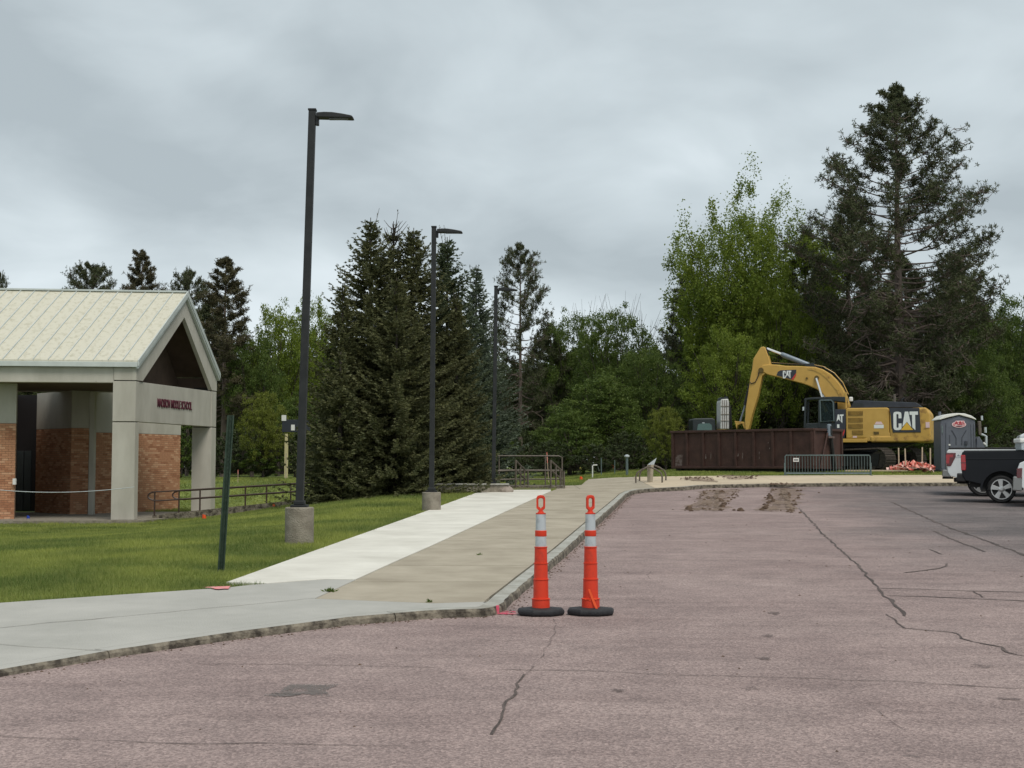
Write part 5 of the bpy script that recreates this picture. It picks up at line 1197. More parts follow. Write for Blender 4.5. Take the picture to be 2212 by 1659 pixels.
# ================================================================== COLLAPSED RED SAFETY FENCE WITH STAKES
fp = pxz(1968, 1014, 52.8); ff = empty('collapsed_fence', fp); tag(ff, 'crumpled red and white plastic safety fence lying in a heap with wooden stakes', 'fence')
def ffl(px, py): p = pxz(px, py, 52.8); return (p.x - fp.x, p.z - fp.z)
for px, py0, py1, dy in ((1941.5, 1003, 967.5, 0), (1954, 1012, 969, -.1), (1994.5, 1000, 966, .1), (2009.5, 1014, 968, -.05)):
    x, z0 = ffl(px, py0); _, z1 = ffl(px, py1); MB().tube([(x + random.uniform(-.02, .02), dy, z0 - .1), (x, dy, z1)], .03, 4).build('stake', M['wood'], ff)
rnd = random.Random(4)
for k in range(22):
    px0 = rnd.uniform(1915, 1990); ln = rnd.uniform(18, 60); pts = []
    base = 1012 - (px0 - 1915) * .08
    for i in range(7):
        u = i / 6; px = min(2016, px0 + ln * u); env = max(0, 1 - ((px - 1975) / 52) ** 2)
        py = 1016 - env * 15 * rnd.uniform(.1, 1.0) + rnd.uniform(-1, 1); x, z = ffl(px, py); pts.append(Vector((x, rnd.uniform(-.25, .25), max(.02, z))))
    mb = MB(); w_r = rnd.uniform(.08, .17)
    for p in pts:
        t = rnd.uniform(-1, 1); mb.v += [(p.x, p.y - w_r * .6, p.z + w_r * t), (p.x, p.y + w_r * .6, p.z - w_r * t + .02)]
    for i in range(6): mb.f.append((2 * i, 2 * i + 1, 2 * i + 3, 2 * i + 2))
    mb.build('fence_strip', M['fence_white'] if k % 3 == 0 else M['fence_red'], ff, smooth=True)
for k in range(4):
    MB().tube([(ffl(1925 + k * 26, 1012 - 6 * (k % 2))[0], -.32, .15), (ffl(1945 + k * 22, 1015)[0], -.34, .06), (ffl(1975 + k * 12, 1017)[0], -.36, .05)], .012, 4).build('strap', M['black_steel'] if k % 2 else M['fence_white'], ff)
pl = MB().box((0, 0, 0), (2.4, .12, .05)).build('timber_plank', M['wood']); pl.location = pxz(1893, 1016.5, 52.6); tag(pl, 'pale plank lying in the grass between barrier and red fence', 'plank')

# ================================================================== PARKED VEHICLES
def wheel(x, y, r, root, side, spokes=5):
    w = .26; s = side
    t = MB().lathe([(r * .72, -w / 2), (r * .9, -w / 2 - .012), (r, -w / 2 + .035), (r, w / 2 - .035), (r * .9, w / 2 + .012), (r * .72, w / 2)], 32, (x, y, r), 'Y').build('tyre', M['tyre'], root, smooth=True)
    rim = MB().lathe([(r * .72, s * w * .30), (r * .72, s * w * .5), (r * .68, s * w * .53), (r * .66, s * w * .40), (r * .64, s * w * .1), (.01, s * w * .05)], 32, (x, y, r), 'Y').build('rim_barrel', M['black_steel'], t, smooth=True)
    MB().ring([(x + r * .73 * math.cos(2 * math.pi * i / 36), r + r * .73 * math.sin(2 * math.pi * i / 36)) for i in range(36)], [(x + r * .665 * math.cos(2 * math.pi * i / 36), r + r * .665 * math.sin(2 * math.pi * i / 36)) for i in range(36)], y + s * w * .40, y + s * w * .56).build('rim', M['alloy'], t)
    for i in range(spokes):
        a = 2 * math.pi * i / spokes + math.pi / 2 + .1; c, sn = math.cos(a), math.sin(a)
        f = lambda u, v: (x + c * u - sn * v, r + sn * u + c * v)
        MB().prism([f(r * .10, -.045), f(r * .34, -.05), f(r * .68, -.07), f(r * .68, .07), f(r * .34, .05), f(r * .10, .045)], y + s * w * .42, y + s * w * .54).build('spoke', M['alloy'], t, bevel=.008)
    MB().lathe([(.085, s * w * .40), (.08, s * w * .58), (.03, s * w * .62)], 16, (x, y, r), 'Y').build('hub', M['alloy'], t)
def arc(cx, cz, r, a0, a1, n=10): return [(cx + r * math.cos(a0 + (a1 - a0) * i / n), cz + r * math.sin(a0 + (a1 - a0) * i / n)) for i in range(n + 1)]
def pickup(px, py, yaw, paint, label, wr, bedh, cover, lampm, badge=False, name='pickup_truck', lampshape=0):
    b = GR(px, py); root = empty(name, b, yaw); tag(root, label, 'pickup truck', 'parked vehicles')
    WD = 1.98; y0, y1 = -.20, WD - .20 - .0         # near side skin at y0; wheel contact line at y = 0
    rear = -1.02; wb = 3.65; ar = wr + .115
    prof = [(rear + .10, .60), (rear + .03, .72), (rear, 1.0), (rear + .02, bedh - .05), (rear + .06, bedh), (.98, bedh), (.98, bedh + .0), (1.05, bedh + .03), (3.0, bedh - .08), (4.35, bedh - .2), (4.55, bedh - .35), (4.6, .8), (4.55, .45), (wb + ar + .02, .42)]
    prof += arc(wb, wr, ar, R(6), R(174)) + [(wb - ar - .02, .40), (ar + .02, .40)] + arc(0, wr, ar, R(6), R(174)) + [(-ar - .03, .50)]
    body = MB().prism(prof, y0, y1).build('body', paint, root, bevel=.03)
    # fender flare rings, shadowed liner behind the wheel
    for cx in (0, wb):
        MB().ring(arc(cx, wr, ar + .055, R(-2), R(182), 20), arc(cx, wr, ar + .0, R(-2), R(182), 20), y0 - .022, y0 + .03).build('wheel_arch_lip', paint, root)
    MB().prism(arc(0, wr, ar + .04, R(0), R(180), 14), y0 + .32, y1 - .32).build('wheel_well', M['black_steel'], root); MB().prism(arc(wb, wr, ar + .04, R(0), R(180), 14), y0 + .32, y1 - .32).build('wheel_well', M['black_steel'], root)
    MB().prism([(rear + .1, 1.18), (.9, 1.18), (4.2, 1.10), (4.2, 1.125), (.9, 1.205), (rear + .1, 1.205)], y0 - .012, y0 + .01).build('body_crease', paint, root, bevel=.005)
    MB().prism([(rear - .13, .58), (rear + .12, .56), (rear + .16, .78), (rear - .11, .80)], y0 + .02, y1 - .02).build('rear_bumper', M['bumper_chrome'] if paint is not M['paint_black'] else M['black_steel'], root, bevel=.03)
    MB().tube([(rear - .12, (y0 + y1) / 2, .54), (rear + .2, (y0 + y1) / 2, .54)], .035, 6).build('tow_hitch', M['black_steel'], root)
    MB().box((.5, (y0 + y1) / 2, .48), (2.6, 1.3, .12)).build('chassis', M['black_steel'], root)
    if lampshape == 0:
        MB().prism([(rear - .01, 1.30), (rear + .11, 1.30), (rear + .125, .98), (rear + .11, .88), (rear - .005, .88)], y0 - .02, y0 + .12).build('tail_lamp', M['lamp_red'], root, bevel=.015)
        MB().prism([(rear - .014, 1.10), (rear + .12, 1.10), (rear + .12, 1.075), (rear - .014, 1.075)], y0 - .024, y0 + .1).build('lamp_divider', M['lamp_dark'], root)
    else:
        tl = MB().prism([(rear - .01, 1.30), (rear + .27, 1.30), (rear + .265, 1.18), (rear + .12, .90), (rear - .0, .90)], y0 - .02, y0 + .12).build('tail_lamp', M['lamp_dark'], root, bevel=.012)
        MB().prism([(rear - .014, 1.25), (rear + .20, 1.25), (rear + .18, 1.17), (rear + .09, 1.16), (rear + .07, .98), (rear - .01, .98)], y0 - .026, y0 + .1).build('lamp_insert', M['lamp_red'], tl)
    if cover: MB().box(((rear + .98) / 2 + .03, (y0 + y1) / 2, bedh + .035), (.98 - rear - .1, WD - .1, .05)).build('bed_cover', M['black_steel'], root, bevel=.01)
    else: MB().box(((rear + .98) / 2 + .03, (y0 + y1) / 2, bedh + .01), (.98 - rear - .1, WD - .14, .03)).build('bed_rail_cap', M['black_steel'], root, bevel=.01)
    cab = MB().prism([(1.0, bedh - .02), (1.08, bedh + .42), (1.25, bedh + .50), (2.35, bedh + .50), (2.65, bedh + .42), (3.3, bedh - .1)], y0 + .14, y1 - .14).build('cab', paint, root, bevel=.05)
    MB().prism([(1.2, bedh + .04), (1.25, bedh + .42), (2.3, bedh + .42), (2.85, bedh + .04)], y0 + .125, y0 + .145).build('side_window', M['door_dark'], cab)
    if badge:
        text('badge', '4x4', M['grey_cyl'], root, (rear + .40, y0 - .006, 1.21), (1, 0, 0), (0, 0, 1), .2, .075, .004, bold=.01)
    for x, yy, s in ((0, .0 - .06, -1), (wb, -.06, -1), (0, WD - .40 + .06, 1), (wb, WD - .40 + .06, 1)):
        wheel(x, yy, wr, root, s)
    return root
pickup(2123, 1072, R(-17), M['paint_white'], 'white pickup truck with black bed cover and 4x4 badge, behind the dark pickup', .40, 1.40, True, None, True, lampshape=1)
pickup(2163.5, 1086.5, R(-18), M['paint_black'], 'black pickup truck with silver five-spoke wheels and red tail lamp, at the right edge', .375, 1.40, False, None)
# white car cut by the frame edge
b = GR(2205, 1096); cr = empty('white_car', (b.x + .70, b.y, b.z), R(-20)); tag(cr, 'white car at the extreme right edge, only its rear corner and bumper in view', 'car', 'parked vehicles')
prof = [(-.62, .50), (-.70, .62), (-.72, .95), (-.66, 1.12), (-.55, 1.17), (.2, 1.2), (3.6, 1.0), (4.0, .8), (4.0, .4), (3.2, .35)] + arc(2.75, .33, .42, R(5), R(175)) + [(2.2, .32), (.5, .32)] + arc(0.05, .33, .42, R(5), R(175)) + [(-.45, .38)]
MB().prism(prof, -.18, 1.6).build('body', M['paint_white'], cr, bevel=.04); MB().prism([(-.1, 1.16), (.35, 1.5), (1.6, 1.55), (2.5, 1.12)], 0, 1.4).build('cabin', M['door_dark'], cr, bevel=.05)
MB().prism([(-.84, .42), (-.62, .40), (-.60, .78), (-.82, .78)], -.2, 1.6).build('rear_bumper', M['bumper_chrome'], cr, bevel=.03); MB().prism([(-.735, .98), (-.60, 1.0), (-.62, .70), (-.74, .74)], -.2, .1).build('tail_lamp', M['lamp_dark'], cr, bevel=.01)
for x in (.05, 2.75): wheel(x, -.06, .33, cr, -1); wheel(x, 1.5, .33, cr, 1)
c = pxz(2212, 957, 36.9); bx = empty('tool_chest', (c.x + .1, c.y, c.z - .2)); tag(bx, 'white lidded chest on the bed of the black pickup at the right edge', 'chest')
MB().box((0, 0, .26), (.6, .5, .12)).build('lid', M['toilet_roof'], bx, bevel=.03); MB().box((0.02, 0, .10), (.55, .45, .19)).build('box', M['reflect'], bx, bevel=.02); MB().box((0.0, -.228, .12), (.25, .01, .05)).build('label_strip', M['paint_maroon'], bx)
# ================================================================== TREES
def tubes_np(paths, n=5):
    """paths: list of (points list, radii list) -> joined MB"""
    mb = MB()
    for P, r in paths: mb.tube(P, r, n, caps=False)
    return mb
def fbm3(P, s, seed=0.0): return np.array([noise.noise(Vector((p[0] * s + seed, p[1] * s, p[2] * s))) for p in P])
# ---------- broadleaf: unit height H metres
def make_broadleaf(H, Rw, base, leaf, nclump, nleaf, lsize, trunk_r, seed, shape='round', bark='bark_dark', vase=False, topjag=.0):
    g = np.random.default_rng(seed); rr = random.Random(seed)
    C = []
    while len(C) < nclump:
        d = unit(g.normal(size=3)); q = g.random() ** .38
        x, y, z = d[0] * q, d[1] * q, d[2] * q
        zz_ = (z + 1) / 2
        if shape == 'vase': wz = (.35 + .75 * min(1, zz_ * 1.5)) * (1 - z * z + .10) ** -.28 * (1 - max(0, zz_ - .85) * 1.2)
        elif shape == 'cone': wz = 1.15 * (1 - zz_ * .75)
        else: wz = 1.0
        nz = noise.noise(Vector((d[0] * 1.7 + seed, d[1] * 1.7, d[2] * 1.7)))
        k = 1 + nz * .45
        p = np.array([x * Rw * wz * k, y * Rw * wz * k, base + (H - base) * (.5 + .5 * z * (1 + nz * .15 + topjag * noise.noise(Vector((x * 4, y * 4, seed)))))])
        if noise.noise(Vector((p[0] * .55 + seed, p[1] * .55, p[2] * .55))) < -.28 and rr.random() < .8: C.append(None); C.pop(); 
        if noise.noise(Vector((p[0] * .55 + seed, p[1] * .55, p[2] * .55))) < -.22: 
            if rr.random() < .75: continue
        if vase: p[2] -= (H - base) * .20 * max(0, -x - .1) * zz_
        C.append(p)
    C = np.array(C); ext = H / 12
    cl = np.repeat(C, nleaf, 0); rad = ((.42 if not vase else .34) * ext) * g.uniform(.6, 1.3, len(C)); cr = np.repeat(rad, nleaf)[:, None]
    P = cl + g.normal(size=cl.shape) * cr * (np.array([.42, .42, .85]) if vase else np.array([.62, .62, .42]))
    if topjag: 
        P[:, 2] += 0
    n = len(P); D = unit(g.normal(size=(n, 3)) + np.array([0, 0, -.25])); N = unit(g.normal(size=(n, 3)) + np.array([0, 0, .9]))
    ln = lsize * g.uniform(.7, 1.35, n); V = diamonds(P, D, N, ln, ln * .62)
    paths = [([(0, 0, -.3), (rr.uniform(-.1, .1), 0, base * .5), (rr.uniform(-.2, .2), rr.uniform(-.2, .2), base), (rr.uniform(-.3, .3), rr.uniform(-.3, .3), base + (H - base) * .55)], [trunk_r * 1.25, trunk_r, trunk_r * .8, trunk_r * .3])]
    idx = g.choice(len(C), min(len(C), 70 if not vase else 110), replace=False)
    for i in idx:
        c = C[i]; z0 = base * (.6 if vase else .9) + (c[2] - base) * (.12 if vase else .45) * rr.uniform(.5, 1.1); z0 = min(z0, c[2] - .2)
        a = np.array([0, 0, max(z0, base * .4)]); m = a * .5 + c * .5 + np.array([0, 0, -.08 * (H - base) if not vase else -.02 * H]); m[:2] = c[:2] * (.55 if not vase else .42)
        paths.append(([tuple(a), tuple((a + m) / 2 + g.normal(size=3) * .06), tuple(m), tuple(c)], [trunk_r * .38, trunk_r * .26, trunk_r * .17, .015]))
    t = tubes_np(paths, 5).build('trunk', M[bark]); tm = t.data; bpy.data.objects.remove(t)
    return tm, quads_mesh('crown', V, M[leaf])
# ---------- pine with needle tufts
def make_pine(H, Rw, base, leaf, nbr, ntuft, nneedle, nl, trunk_r, seed, prof, bark='bark_pine', bare=0, lowbare=.0):
    g = np.random.default_rng(seed); rr = random.Random(seed); paths = []; T = []
    paths.append(([(0, 0, -.3), (.0, 0, H * .3), (.05, .03, H * .6), (.0, .0, H * .97)], [trunk_r * 1.15, trunk_r * .8, trunk_r * .5, .03]))
    for i in range(nbr):
        u = (i + rr.random()) / nbr; z = base + (H * .985 - base) * u; L = Rw * prof(u) * rr.uniform(.62, 1.12); a = i * 2.399 + rr.uniform(-.5, .5)
        d = np.array([math.cos(a), math.sin(a), 0]); rise = (-.12 + .62 * u) * L * rr.uniform(.6, 1.2); tipup = .18 * L
        pts = []
        for k in range(6):
            s_ = k / 5; sag = -math.sin(s_ * math.pi) * .10 * L * (1 - u)
            pts.append(np.array([0, 0, z]) + d * L * s_ + np.array([g.normal() * .06 * L * s_, g.normal() * .06 * L * s_, rise * s_ + sag + tipup * s_ ** 3]))
        br = max(.018, trunk_r * .22 * (1 - u * .7)); paths.append(([tuple(p) for p in pts], [br, br * .85, br * .65, br * .5, br * .35, .012]))
        nt_ = max(3, int(ntuft * (.35 + .9 * L / Rw))); lo = .32 + .25 * (1 - u)
        for k in range(nt_):
            s_ = lo + (1 - lo) * rr.random() ** .7; f_ = s_ * 5; j = min(4, int(f_)); p = pts[j] * (1 - (f_ - j)) + pts[j + 1] * (f_ - j)
            off = g.normal(size=3) * np.array([.13, .13, .06]) * min(L, 3) * (.35 + .6 * s_) ; off[2] += abs(off[2]) * .4
            q = p + off; T.append(q)
            if rr.random() < .45: paths.append(([tuple(p), tuple((p + q) / 2 + np.array([0, 0, -.03 * L])), tuple(q)], [.022, .016, .01]))
    for k in range(int(H * 3.5)):
        q_ = abs(g.normal()) * .045 * H; T.append(np.array([g.normal() * (.05 + .35 * q_), g.normal() * (.05 + .35 * q_), H - q_]))
    for i in range(bare):                    # dead lower limbs
        z = rr.uniform(H * .1, base + (H - base) * .35); L = Rw * rr.uniform(.35, .85); a = rr.uniform(0, 6.28); d = np.array([math.cos(a), math.sin(a), 0]); pts = []
        for k in range(6):
            s_ = k / 5; pts.append(np.array([0, 0, z]) + d * L * s_ + np.array([g.normal() * .07 * L * s_, g.normal() * .07 * L * s_, L * (.28 * math.sin(s_ * 2.2) - .38 * s_ * s_)]))
        paths.append(([tuple(p) for p in pts], [.085, .07, .052, .038, .024, .01]))
        for k in range(4):
            j = rr.randint(1, 4); q = pts[j] + g.normal(size=3) * .22 * L; m = (pts[j] + q) / 2 + g.normal(size=3) * .05; paths.append(([tuple(pts[j]), tuple(m), tuple(q)], [.03, .02, .008]))
    T = np.array(T); n = len(T) * nneedle
    P = np.repeat(T, nneedle, 0) + g.normal(size=(n, 3)) * nl * .16; D = unit(g.normal(size=(n, 3)) * np.array([1, 1, .8]) + np.array([0, 0, .35])); N = g.normal(size=(n, 3))
    ln = nl * g.uniform(.65, 1.2, n); V = diamonds(P, D, N, ln, ln * .22)
    t = tubes_np(paths, 5).build('trunk', M[bark]); tm = t.data; bpy.data.objects.remove(t)
    return tm, quads_mesh('crown', V, M[leaf])
# ---------- spruce with layered, brushy boughs
def make_spruce(H, Rw, leaf, seed, dens=1.0, bare_top=0, tips=1, prof=None, tw=.17):
    g = np.random.default_rng(seed); rr = random.Random(seed); paths = [([(0, 0, -.2), (0, 0, H * .5), (0, 0, H * 1.0)], [.13, .07, .012])]
    P, D, N, Ls, Ws = [], [], [], [], []
    prof = prof or (lambda u: (1 - u) ** .70)
    nlev = int(H / .145)
    for lv in range(nlev):
        u = lv / nlev; z = .08 + (H * .985 - .08) * u; Lr = Rw * prof(u) + .05; nb_ = int((7 + 11 * (1 - u)) * dens)
        if bare_top and u > 1 - bare_top:
            for k in range(4):
                a = rr.uniform(0, 6.28); L = Lr * rr.uniform(.8, 1.6) + .12; paths.append(([(0, 0, z), (math.cos(a) * L * .5, math.sin(a) * L * .5, z + L * .35), (math.cos(a) * L, math.sin(a) * L, z + L * .95)], [.02, .012, .005]))
            if rr.random() < .7: continue
        for k in range(nb_):
            a = rr.uniform(0, 6.28); L = Lr * rr.uniform(.6, 1.12) * (1 + .25 * noise.noise(Vector((math.cos(a) * 1.3, math.sin(a) * 1.3, z * .9 + seed)))); z_ = z + rr.uniform(-.07, .07)
            d = np.array([math.cos(a), math.sin(a), 0]); sd_ = np.array([-d[1], d[0], 0]); rise = (-.16 + .85 * u ** 1.5) * L
            m = max(2, int(L / .075)); s0 = .12 if u < .8 else 0
            for i in range(m):
                s_ = s0 + (1 - s0) * (i + rr.random()) / m; c = np.array([0, 0, z_]) + d * L * s_ + np.array([0, 0, rise * s_ - .12 * L * math.sin(s_ * 3.1) + .10 * L * s_ ** 3])
                tl = tw * rr.uniform(.6, 1.15) * (1.25 - .55 * s_)
                for sg in (-1, 1):
                    td = unit(d * rr.uniform(.5, 1.0) + sd_ * sg * rr.uniform(.5, 1.1) + np.array([0, 0, rr.uniform(-.45, .25) + .5 * u]))
                    for w_ in range(2): P.append(c + g.normal(size=3) * .012); D.append(unit(td + g.normal(size=3) * .12)); N.append(g.normal(size=3)); Ls.append(tl); Ws.append(tl * .34)
                    for w_ in range(2):      # side needles clusters
                        P.append(c + td * tl * rr.uniform(.2, .7)); D.append(unit(td + g.normal(size=3) * .75)); N.append(g.normal(size=3)); Ls.append(tl * .55); Ws.append(tl * .22)
    for k in range(3 * tips):
        a = rr.uniform(0, 6.28); b_ = rr.uniform(.0, .16); tp = (math.cos(a) * b_ * 1.8, math.sin(a) * b_ * 1.8, H * (1.0 + rr.uniform(-.03, .05)))
        paths.append(([(0, 0, H * .9), tp], [.014, .006]))
        for q in range(14): s_ = rr.random(); P.append(np.array([tp[0] * s_, tp[1] * s_, H * .92 + (tp[2] - H * .92) * s_])); D.append(unit(np.array([g.normal() * .5, g.normal() * .5, 1.0]))); N.append(g.normal(size=3)); Ls.append(.10); Ws.append(.028)
    V = diamonds(np.array(P), np.array(D), np.array(N), np.array(Ls), np.array(Ws))
    t = tubes_np(paths, 5).build('trunk', M['bark_dark']); tm = t.data; bpy.data.objects.remove(t)
    return tm, quads_mesh('boughs', V, M[leaf])

_dm = {}
def dims(me):
    if me.name not in _dm:
        a = np.empty(len(me.vertices) * 3, np.float32); me.vertices.foreach_get('co', a); a = a.reshape(-1, 3)
        _dm[me.name] = (float(np.percentile(a[:, 2], 99.85)), float(np.percentile(np.abs(a[:, 0]), 98.5)))
    return _dm[me.name]
def place_tree(name, meshes, px, d, top, width, Hm, Rm, label, cat='tree', group=None, crown='crown', rz=None, base_at=None, yw=None):
    zb = Lh((px - CX) / F * d, d); x = (px - CX) / F * d
    tz = at(px, top, d).z; H = tz - zb; w = width / F * d / 2
    rt = empty(name, (x, d, zb), rz if rz is not None else random.uniform(0, 6.28)); tag(rt, label, cat, group)
    Hm, Rm = dims(meshes[1]); sxy = w / Rm; sz_ = H / Hm; rt.scale = (sxy, sxy, sz_)
    a = mesh_obj('trunk', meshes[0], rt); b = mesh_obj(crown, meshes[1], rt); return rt
import time as _t; t0_ = _t.time()
# prototypes
BL = {
 'bright': make_broadleaf(12, 5, 2.6, 'leaf_bright', 420, 85, .16, .28, 11),
 'yellow': make_broadleaf(9, 3.6, 1.2, 'leaf_yellow', 330, 80, .15, .18, 12),
 'mid': make_broadleaf(12, 5, 2.4, 'leaf_mid', 420, 85, .16, .28, 13),
 'mid2': make_broadleaf(11, 4.6, 1.6, 'leaf_mid', 380, 80, .16, .25, 17, shape='cone'),
 'dark': make_broadleaf(12, 5.4, 1.0, 'leaf_dark', 420, 56, .24, .28, 14),
 'vase': make_broadleaf(16, 5.2, 2.6, 'leaf_bright', 850, 125, .135, .30, 15, shape='vase', vase=True, topjag=.45),
 'shrub': make_broadleaf(3.2, 2.2, .1, 'leaf_dark', 150, 60, .13, .06, 16),
 'shrub2': make_broadleaf(3.4, 2.0, .1, 'leaf_mid', 140, 60, .13, .06, 18),
}
profb = lambda u: (.75 + .35 * u / .3) if u < .25 else min(1.05, 1.62 * (1 - u) ** .74 + .02)
profo = lambda u: math.sin(math.pi * (u * .84 + .14)) ** .75
BIG = make_pine(19.5, 5.2, 2.4, 'needle_pine', 132, 84, 14, .20, .36, 21, profb, bare=60)
PN = {
 'a': make_pine(15, 3.6, 6.0, 'needle_pine', 62, 84, 12, .21, .22, 22, profo),
 'o': make_pine(15, 3.6, 4.2, 'needle_pine', 62, 62, 12, .21, .26, 26, lambda u: max(.1, math.sin(math.pi * (u * .8 + .2)) ** .7), bare=8),
 'b': make_pine(15, 3.4, 3.8, 'needle_pine2', 84, 84, 12, .20, .24, 23, lambda u: max(.12, (1 - u) ** .45 * (.68 + .32 * math.sin(u * 11) ** 2))),
 'c': make_pine(15, 4.2, 1.5, 'needle_pine', 110, 62, 13, .22, .28, 24, lambda u: max(.08, (1 - u) ** .6)),
}
T_ = place_tree
G_ = 'trees at the edge of the woods'
# pines behind the school roof
T_('pine_tree', PN['a'], 195, 84, 568, 150, 15, 2.9, 'round dark pine top showing above the middle of the school roof', 'tree', G_)
T_('pine_tree', PN['b'], 302, 86, 543, 125, 15, 3.3, 'pointed dark pine above the roof between the round pine and the gable', 'tree', G_)
T_('pine_tree', PN['a'], 405, 84, 585, 120, 15, 2.9, 'dark pine just behind the gable peak', 'tree', G_)
T_('pine_tree', PN['b'], 484, 76, 558, 160, 15, 3.3, 'tall brownish pine right of the gable, highest in its group', 'tree', G_)
T_('pine_tree', PN['c'], 455, 80, 640, 190, 15, 4.2, 'dense dark pine low behind the gable, under the tall brownish one', 'tree', G_)
T_('pine_tree', PN['a'], -12, 80, 590, 60, 15, 2.9, 'sliver of a dark pine at the far left edge above the roof', 'tree', G_)
T_('pine_tree', PN['o'], 1124, 78, 527, 125, 15, 2.9, 'tall open pine with see-through crown right of the far lamp post', 'tree', G_, rz=1.0)
T_('pine_tree', PN['c'], 1190, 88, 700, 170, 15, 4.2, 'dull reddish pine low beside the tall open pine', 'tree', G_)
T_('pine_tree', PN['c'], 1490, 84, 582, 190, 15, 4.2, 'dark pine with ragged left side, left of the tall yellow-green tree', 'tree', G_, rz=.6)
T_('pine_tree', PN['c'], 1838, 80, 430, 260, 15, 4.2, 'dense dark pine behind the left side of the biggest pine', 'tree', G_, rz=2.0)
T_('pine_tree', PN['c'], 1745, 78, 500, 210, 15, 4.2, 'dark pine between the yellow-green tree and the biggest pine', 'tree', G_, rz=2.9)
T_('pine_tree', PN['c'], 2075, 86, 560, 230, 15, 4.2, 'dark pine behind the right side of the biggest pine', 'tree', G_, rz=4.0)
T_('pine_tree', PN['c'], 2110, 84, 640, 240, 15, 4.2, 'dark pine lowest on the right shoulder of the biggest pine', 'tree', G_, rz=5.0)
T_('pine_tree', PN['c'], 1960, 88, 560, 260, 15, 4.2, 'dark pine directly behind the trunk of the biggest pine', 'tree', G_, rz=5.6)
T_('big_pine_tree', BIG, 1948, 70, 188, 405, 19.5, 5.2, 'biggest pine of all with bare lower limbs, behind the excavator', 'tree', None, rz=2.2)
# broadleaf
def BT(k, px, d, top, w, label, rz=None):
    H, Rm = {'bright': (12, 5), 'yellow': (9, 3.6), 'mid': (12, 5), 'mid2': (11, 4.6), 'dark': (12, 5.4), 'vase': (16, 5.2), 'shrub': (3.2, 2.2), 'shrub2': (3.4, 2.0)}[k]
    return T_('shrub' if k.startswith('shrub') else 'leafy_tree', BL[k], px, d, top, w, H, Rm, label, 'shrub' if k.startswith('shrub') else 'tree', 'shrubs along the wood edge' if k.startswith('shrub') else G_, rz=rz)
BT('bright', 600, 80, 655, 170, 'bright green tree left of the nearest lamp post')
BT('bright', 668, 84, 640, 150, 'bright green tree top behind the nearest lamp post, left of the spruces')
BT('mid', 545, 76, 720, 150, 'mid green tree between the brownish pine and the bright tree')
BT('yellow', 570, 66, 848, 105, 'small yellow-green tree low at the wood edge right of the porch')
BT('mid2', 640, 70, 850, 120, 'mid green young tree low behind the nearest lamp post')
BT('mid', 1230, 88, 672, 160, 'mid green tree right of the open pine')
BT('mid', 1335, 84, 662, 200, 'broad mid green tree in the middle gap of the skyline')
BT('mid', 1405, 76, 745, 175, 'mid green tree in front of the ragged dark pine')
BT('mid2', 1300, 72, 800, 190, 'cone shaped mid green tree in the centre of the woods')
BT('mid2', 1230, 70, 880, 150, 'low mid green tree above the far end of the stair railing')
BT('vase', 1615, 78, 405, 345, 'tall airy yellow-green tree with upswept branches, left of the biggest pine', rz=0)
BT('bright', 1575, 70, 700, 190, 'yellow-green tree directly behind the raised excavator stick')
BT('bright', 1690, 74, 600, 170, 'bright green foliage between the airy tree and the dark pines')
BT('yellow', 1438, 63, 880, 85, 'light young tree at the left end of the dumpster')
BT('mid', 2185, 76, 640, 210, 'mid green tree filling the right edge of the woods')
BT('mid', 2120, 70, 760, 160, 'mid green tree behind the portable toilet')
BT('dark', 1850, 72, 830, 200, 'dark undergrowth tree behind the excavator engine')
# dark filling row further in
LM = [(-40, 'the far left end of the school roof'), (60, 'the left part of the school roof'), (160, 'the round pine top'), (260, 'the pointed pine above the roof'), (350, 'the gable peak'), (405, 'the gap beside the far porch column'), (440, 'the right edge of the gable'), (490, 'the leaning green post'), (540, 'the red tipped stake'), (618, 'the cream sign post'), (655, 'the nearest lamp post'), (700, 'the left end of the spruces'), (800, 'the highest spruce tip'), (900, 'the middle lamp post'), (1000, 'the right half of the spruces'), (1070, 'the far lamp post'), (1114, 'the left stair rail'), (1160, 'the tall open pine'), (1200, 'the right stair rail'), (1252, 'the orange flag by the walk'), (1290, 'the white standpipe'), (1354, 'the capped grey post'), (1402, 'the bike rack'), (1450, 'the left end of the dumpster'), (1515, 'the small dark cab'), (1563, 'the whitish boom'), (1625, 'the excavator stick'), (1710, 'the CAT badge on the boom'), (1790, 'the excavator cab'), (1850, 'the vented engine housing'), (1890, 'the big pine trunk'), (1950, 'the big CAT panel'), (2000, 'the counterweight end'), (2068, 'the portable toilet'), (2120, 'the wash stand'), (2170, 'the black pickup'), (2220, 'the right frame edge')]
_used = set()
def landmark(pre, px):
    for q, nme in sorted(LM, key=lambda t: abs(t[0] - px)):
        w = 'behind' if abs(q - px) < 12 else ('right of' if px > q else 'left of'); l = pre + ', ' + w + ' ' + nme
        if l not in _used: _used.add(l); return l
k = 0
for px, top in [(-40, 700), (60, 690), (160, 680), (260, 690), (350, 720), (440, 740), (520, 760), (610, 770), (700, 740), (800, 720), (900, 730), (1000, 740), (1090, 790), (1170, 780), (1260, 760), (1350, 760), (1440, 740), (1530, 700), (1620, 650), (1710, 640), (1800, 640), (1890, 640), (1980, 650), (2070, 660), (2160, 690), (2250, 700)]:
    BT('dark', px, 93 + (k % 3) * 3, top, 190, landmark('dark tree deep in the woods', px)); k += 1
for o in bpy.data.objects:
    pass
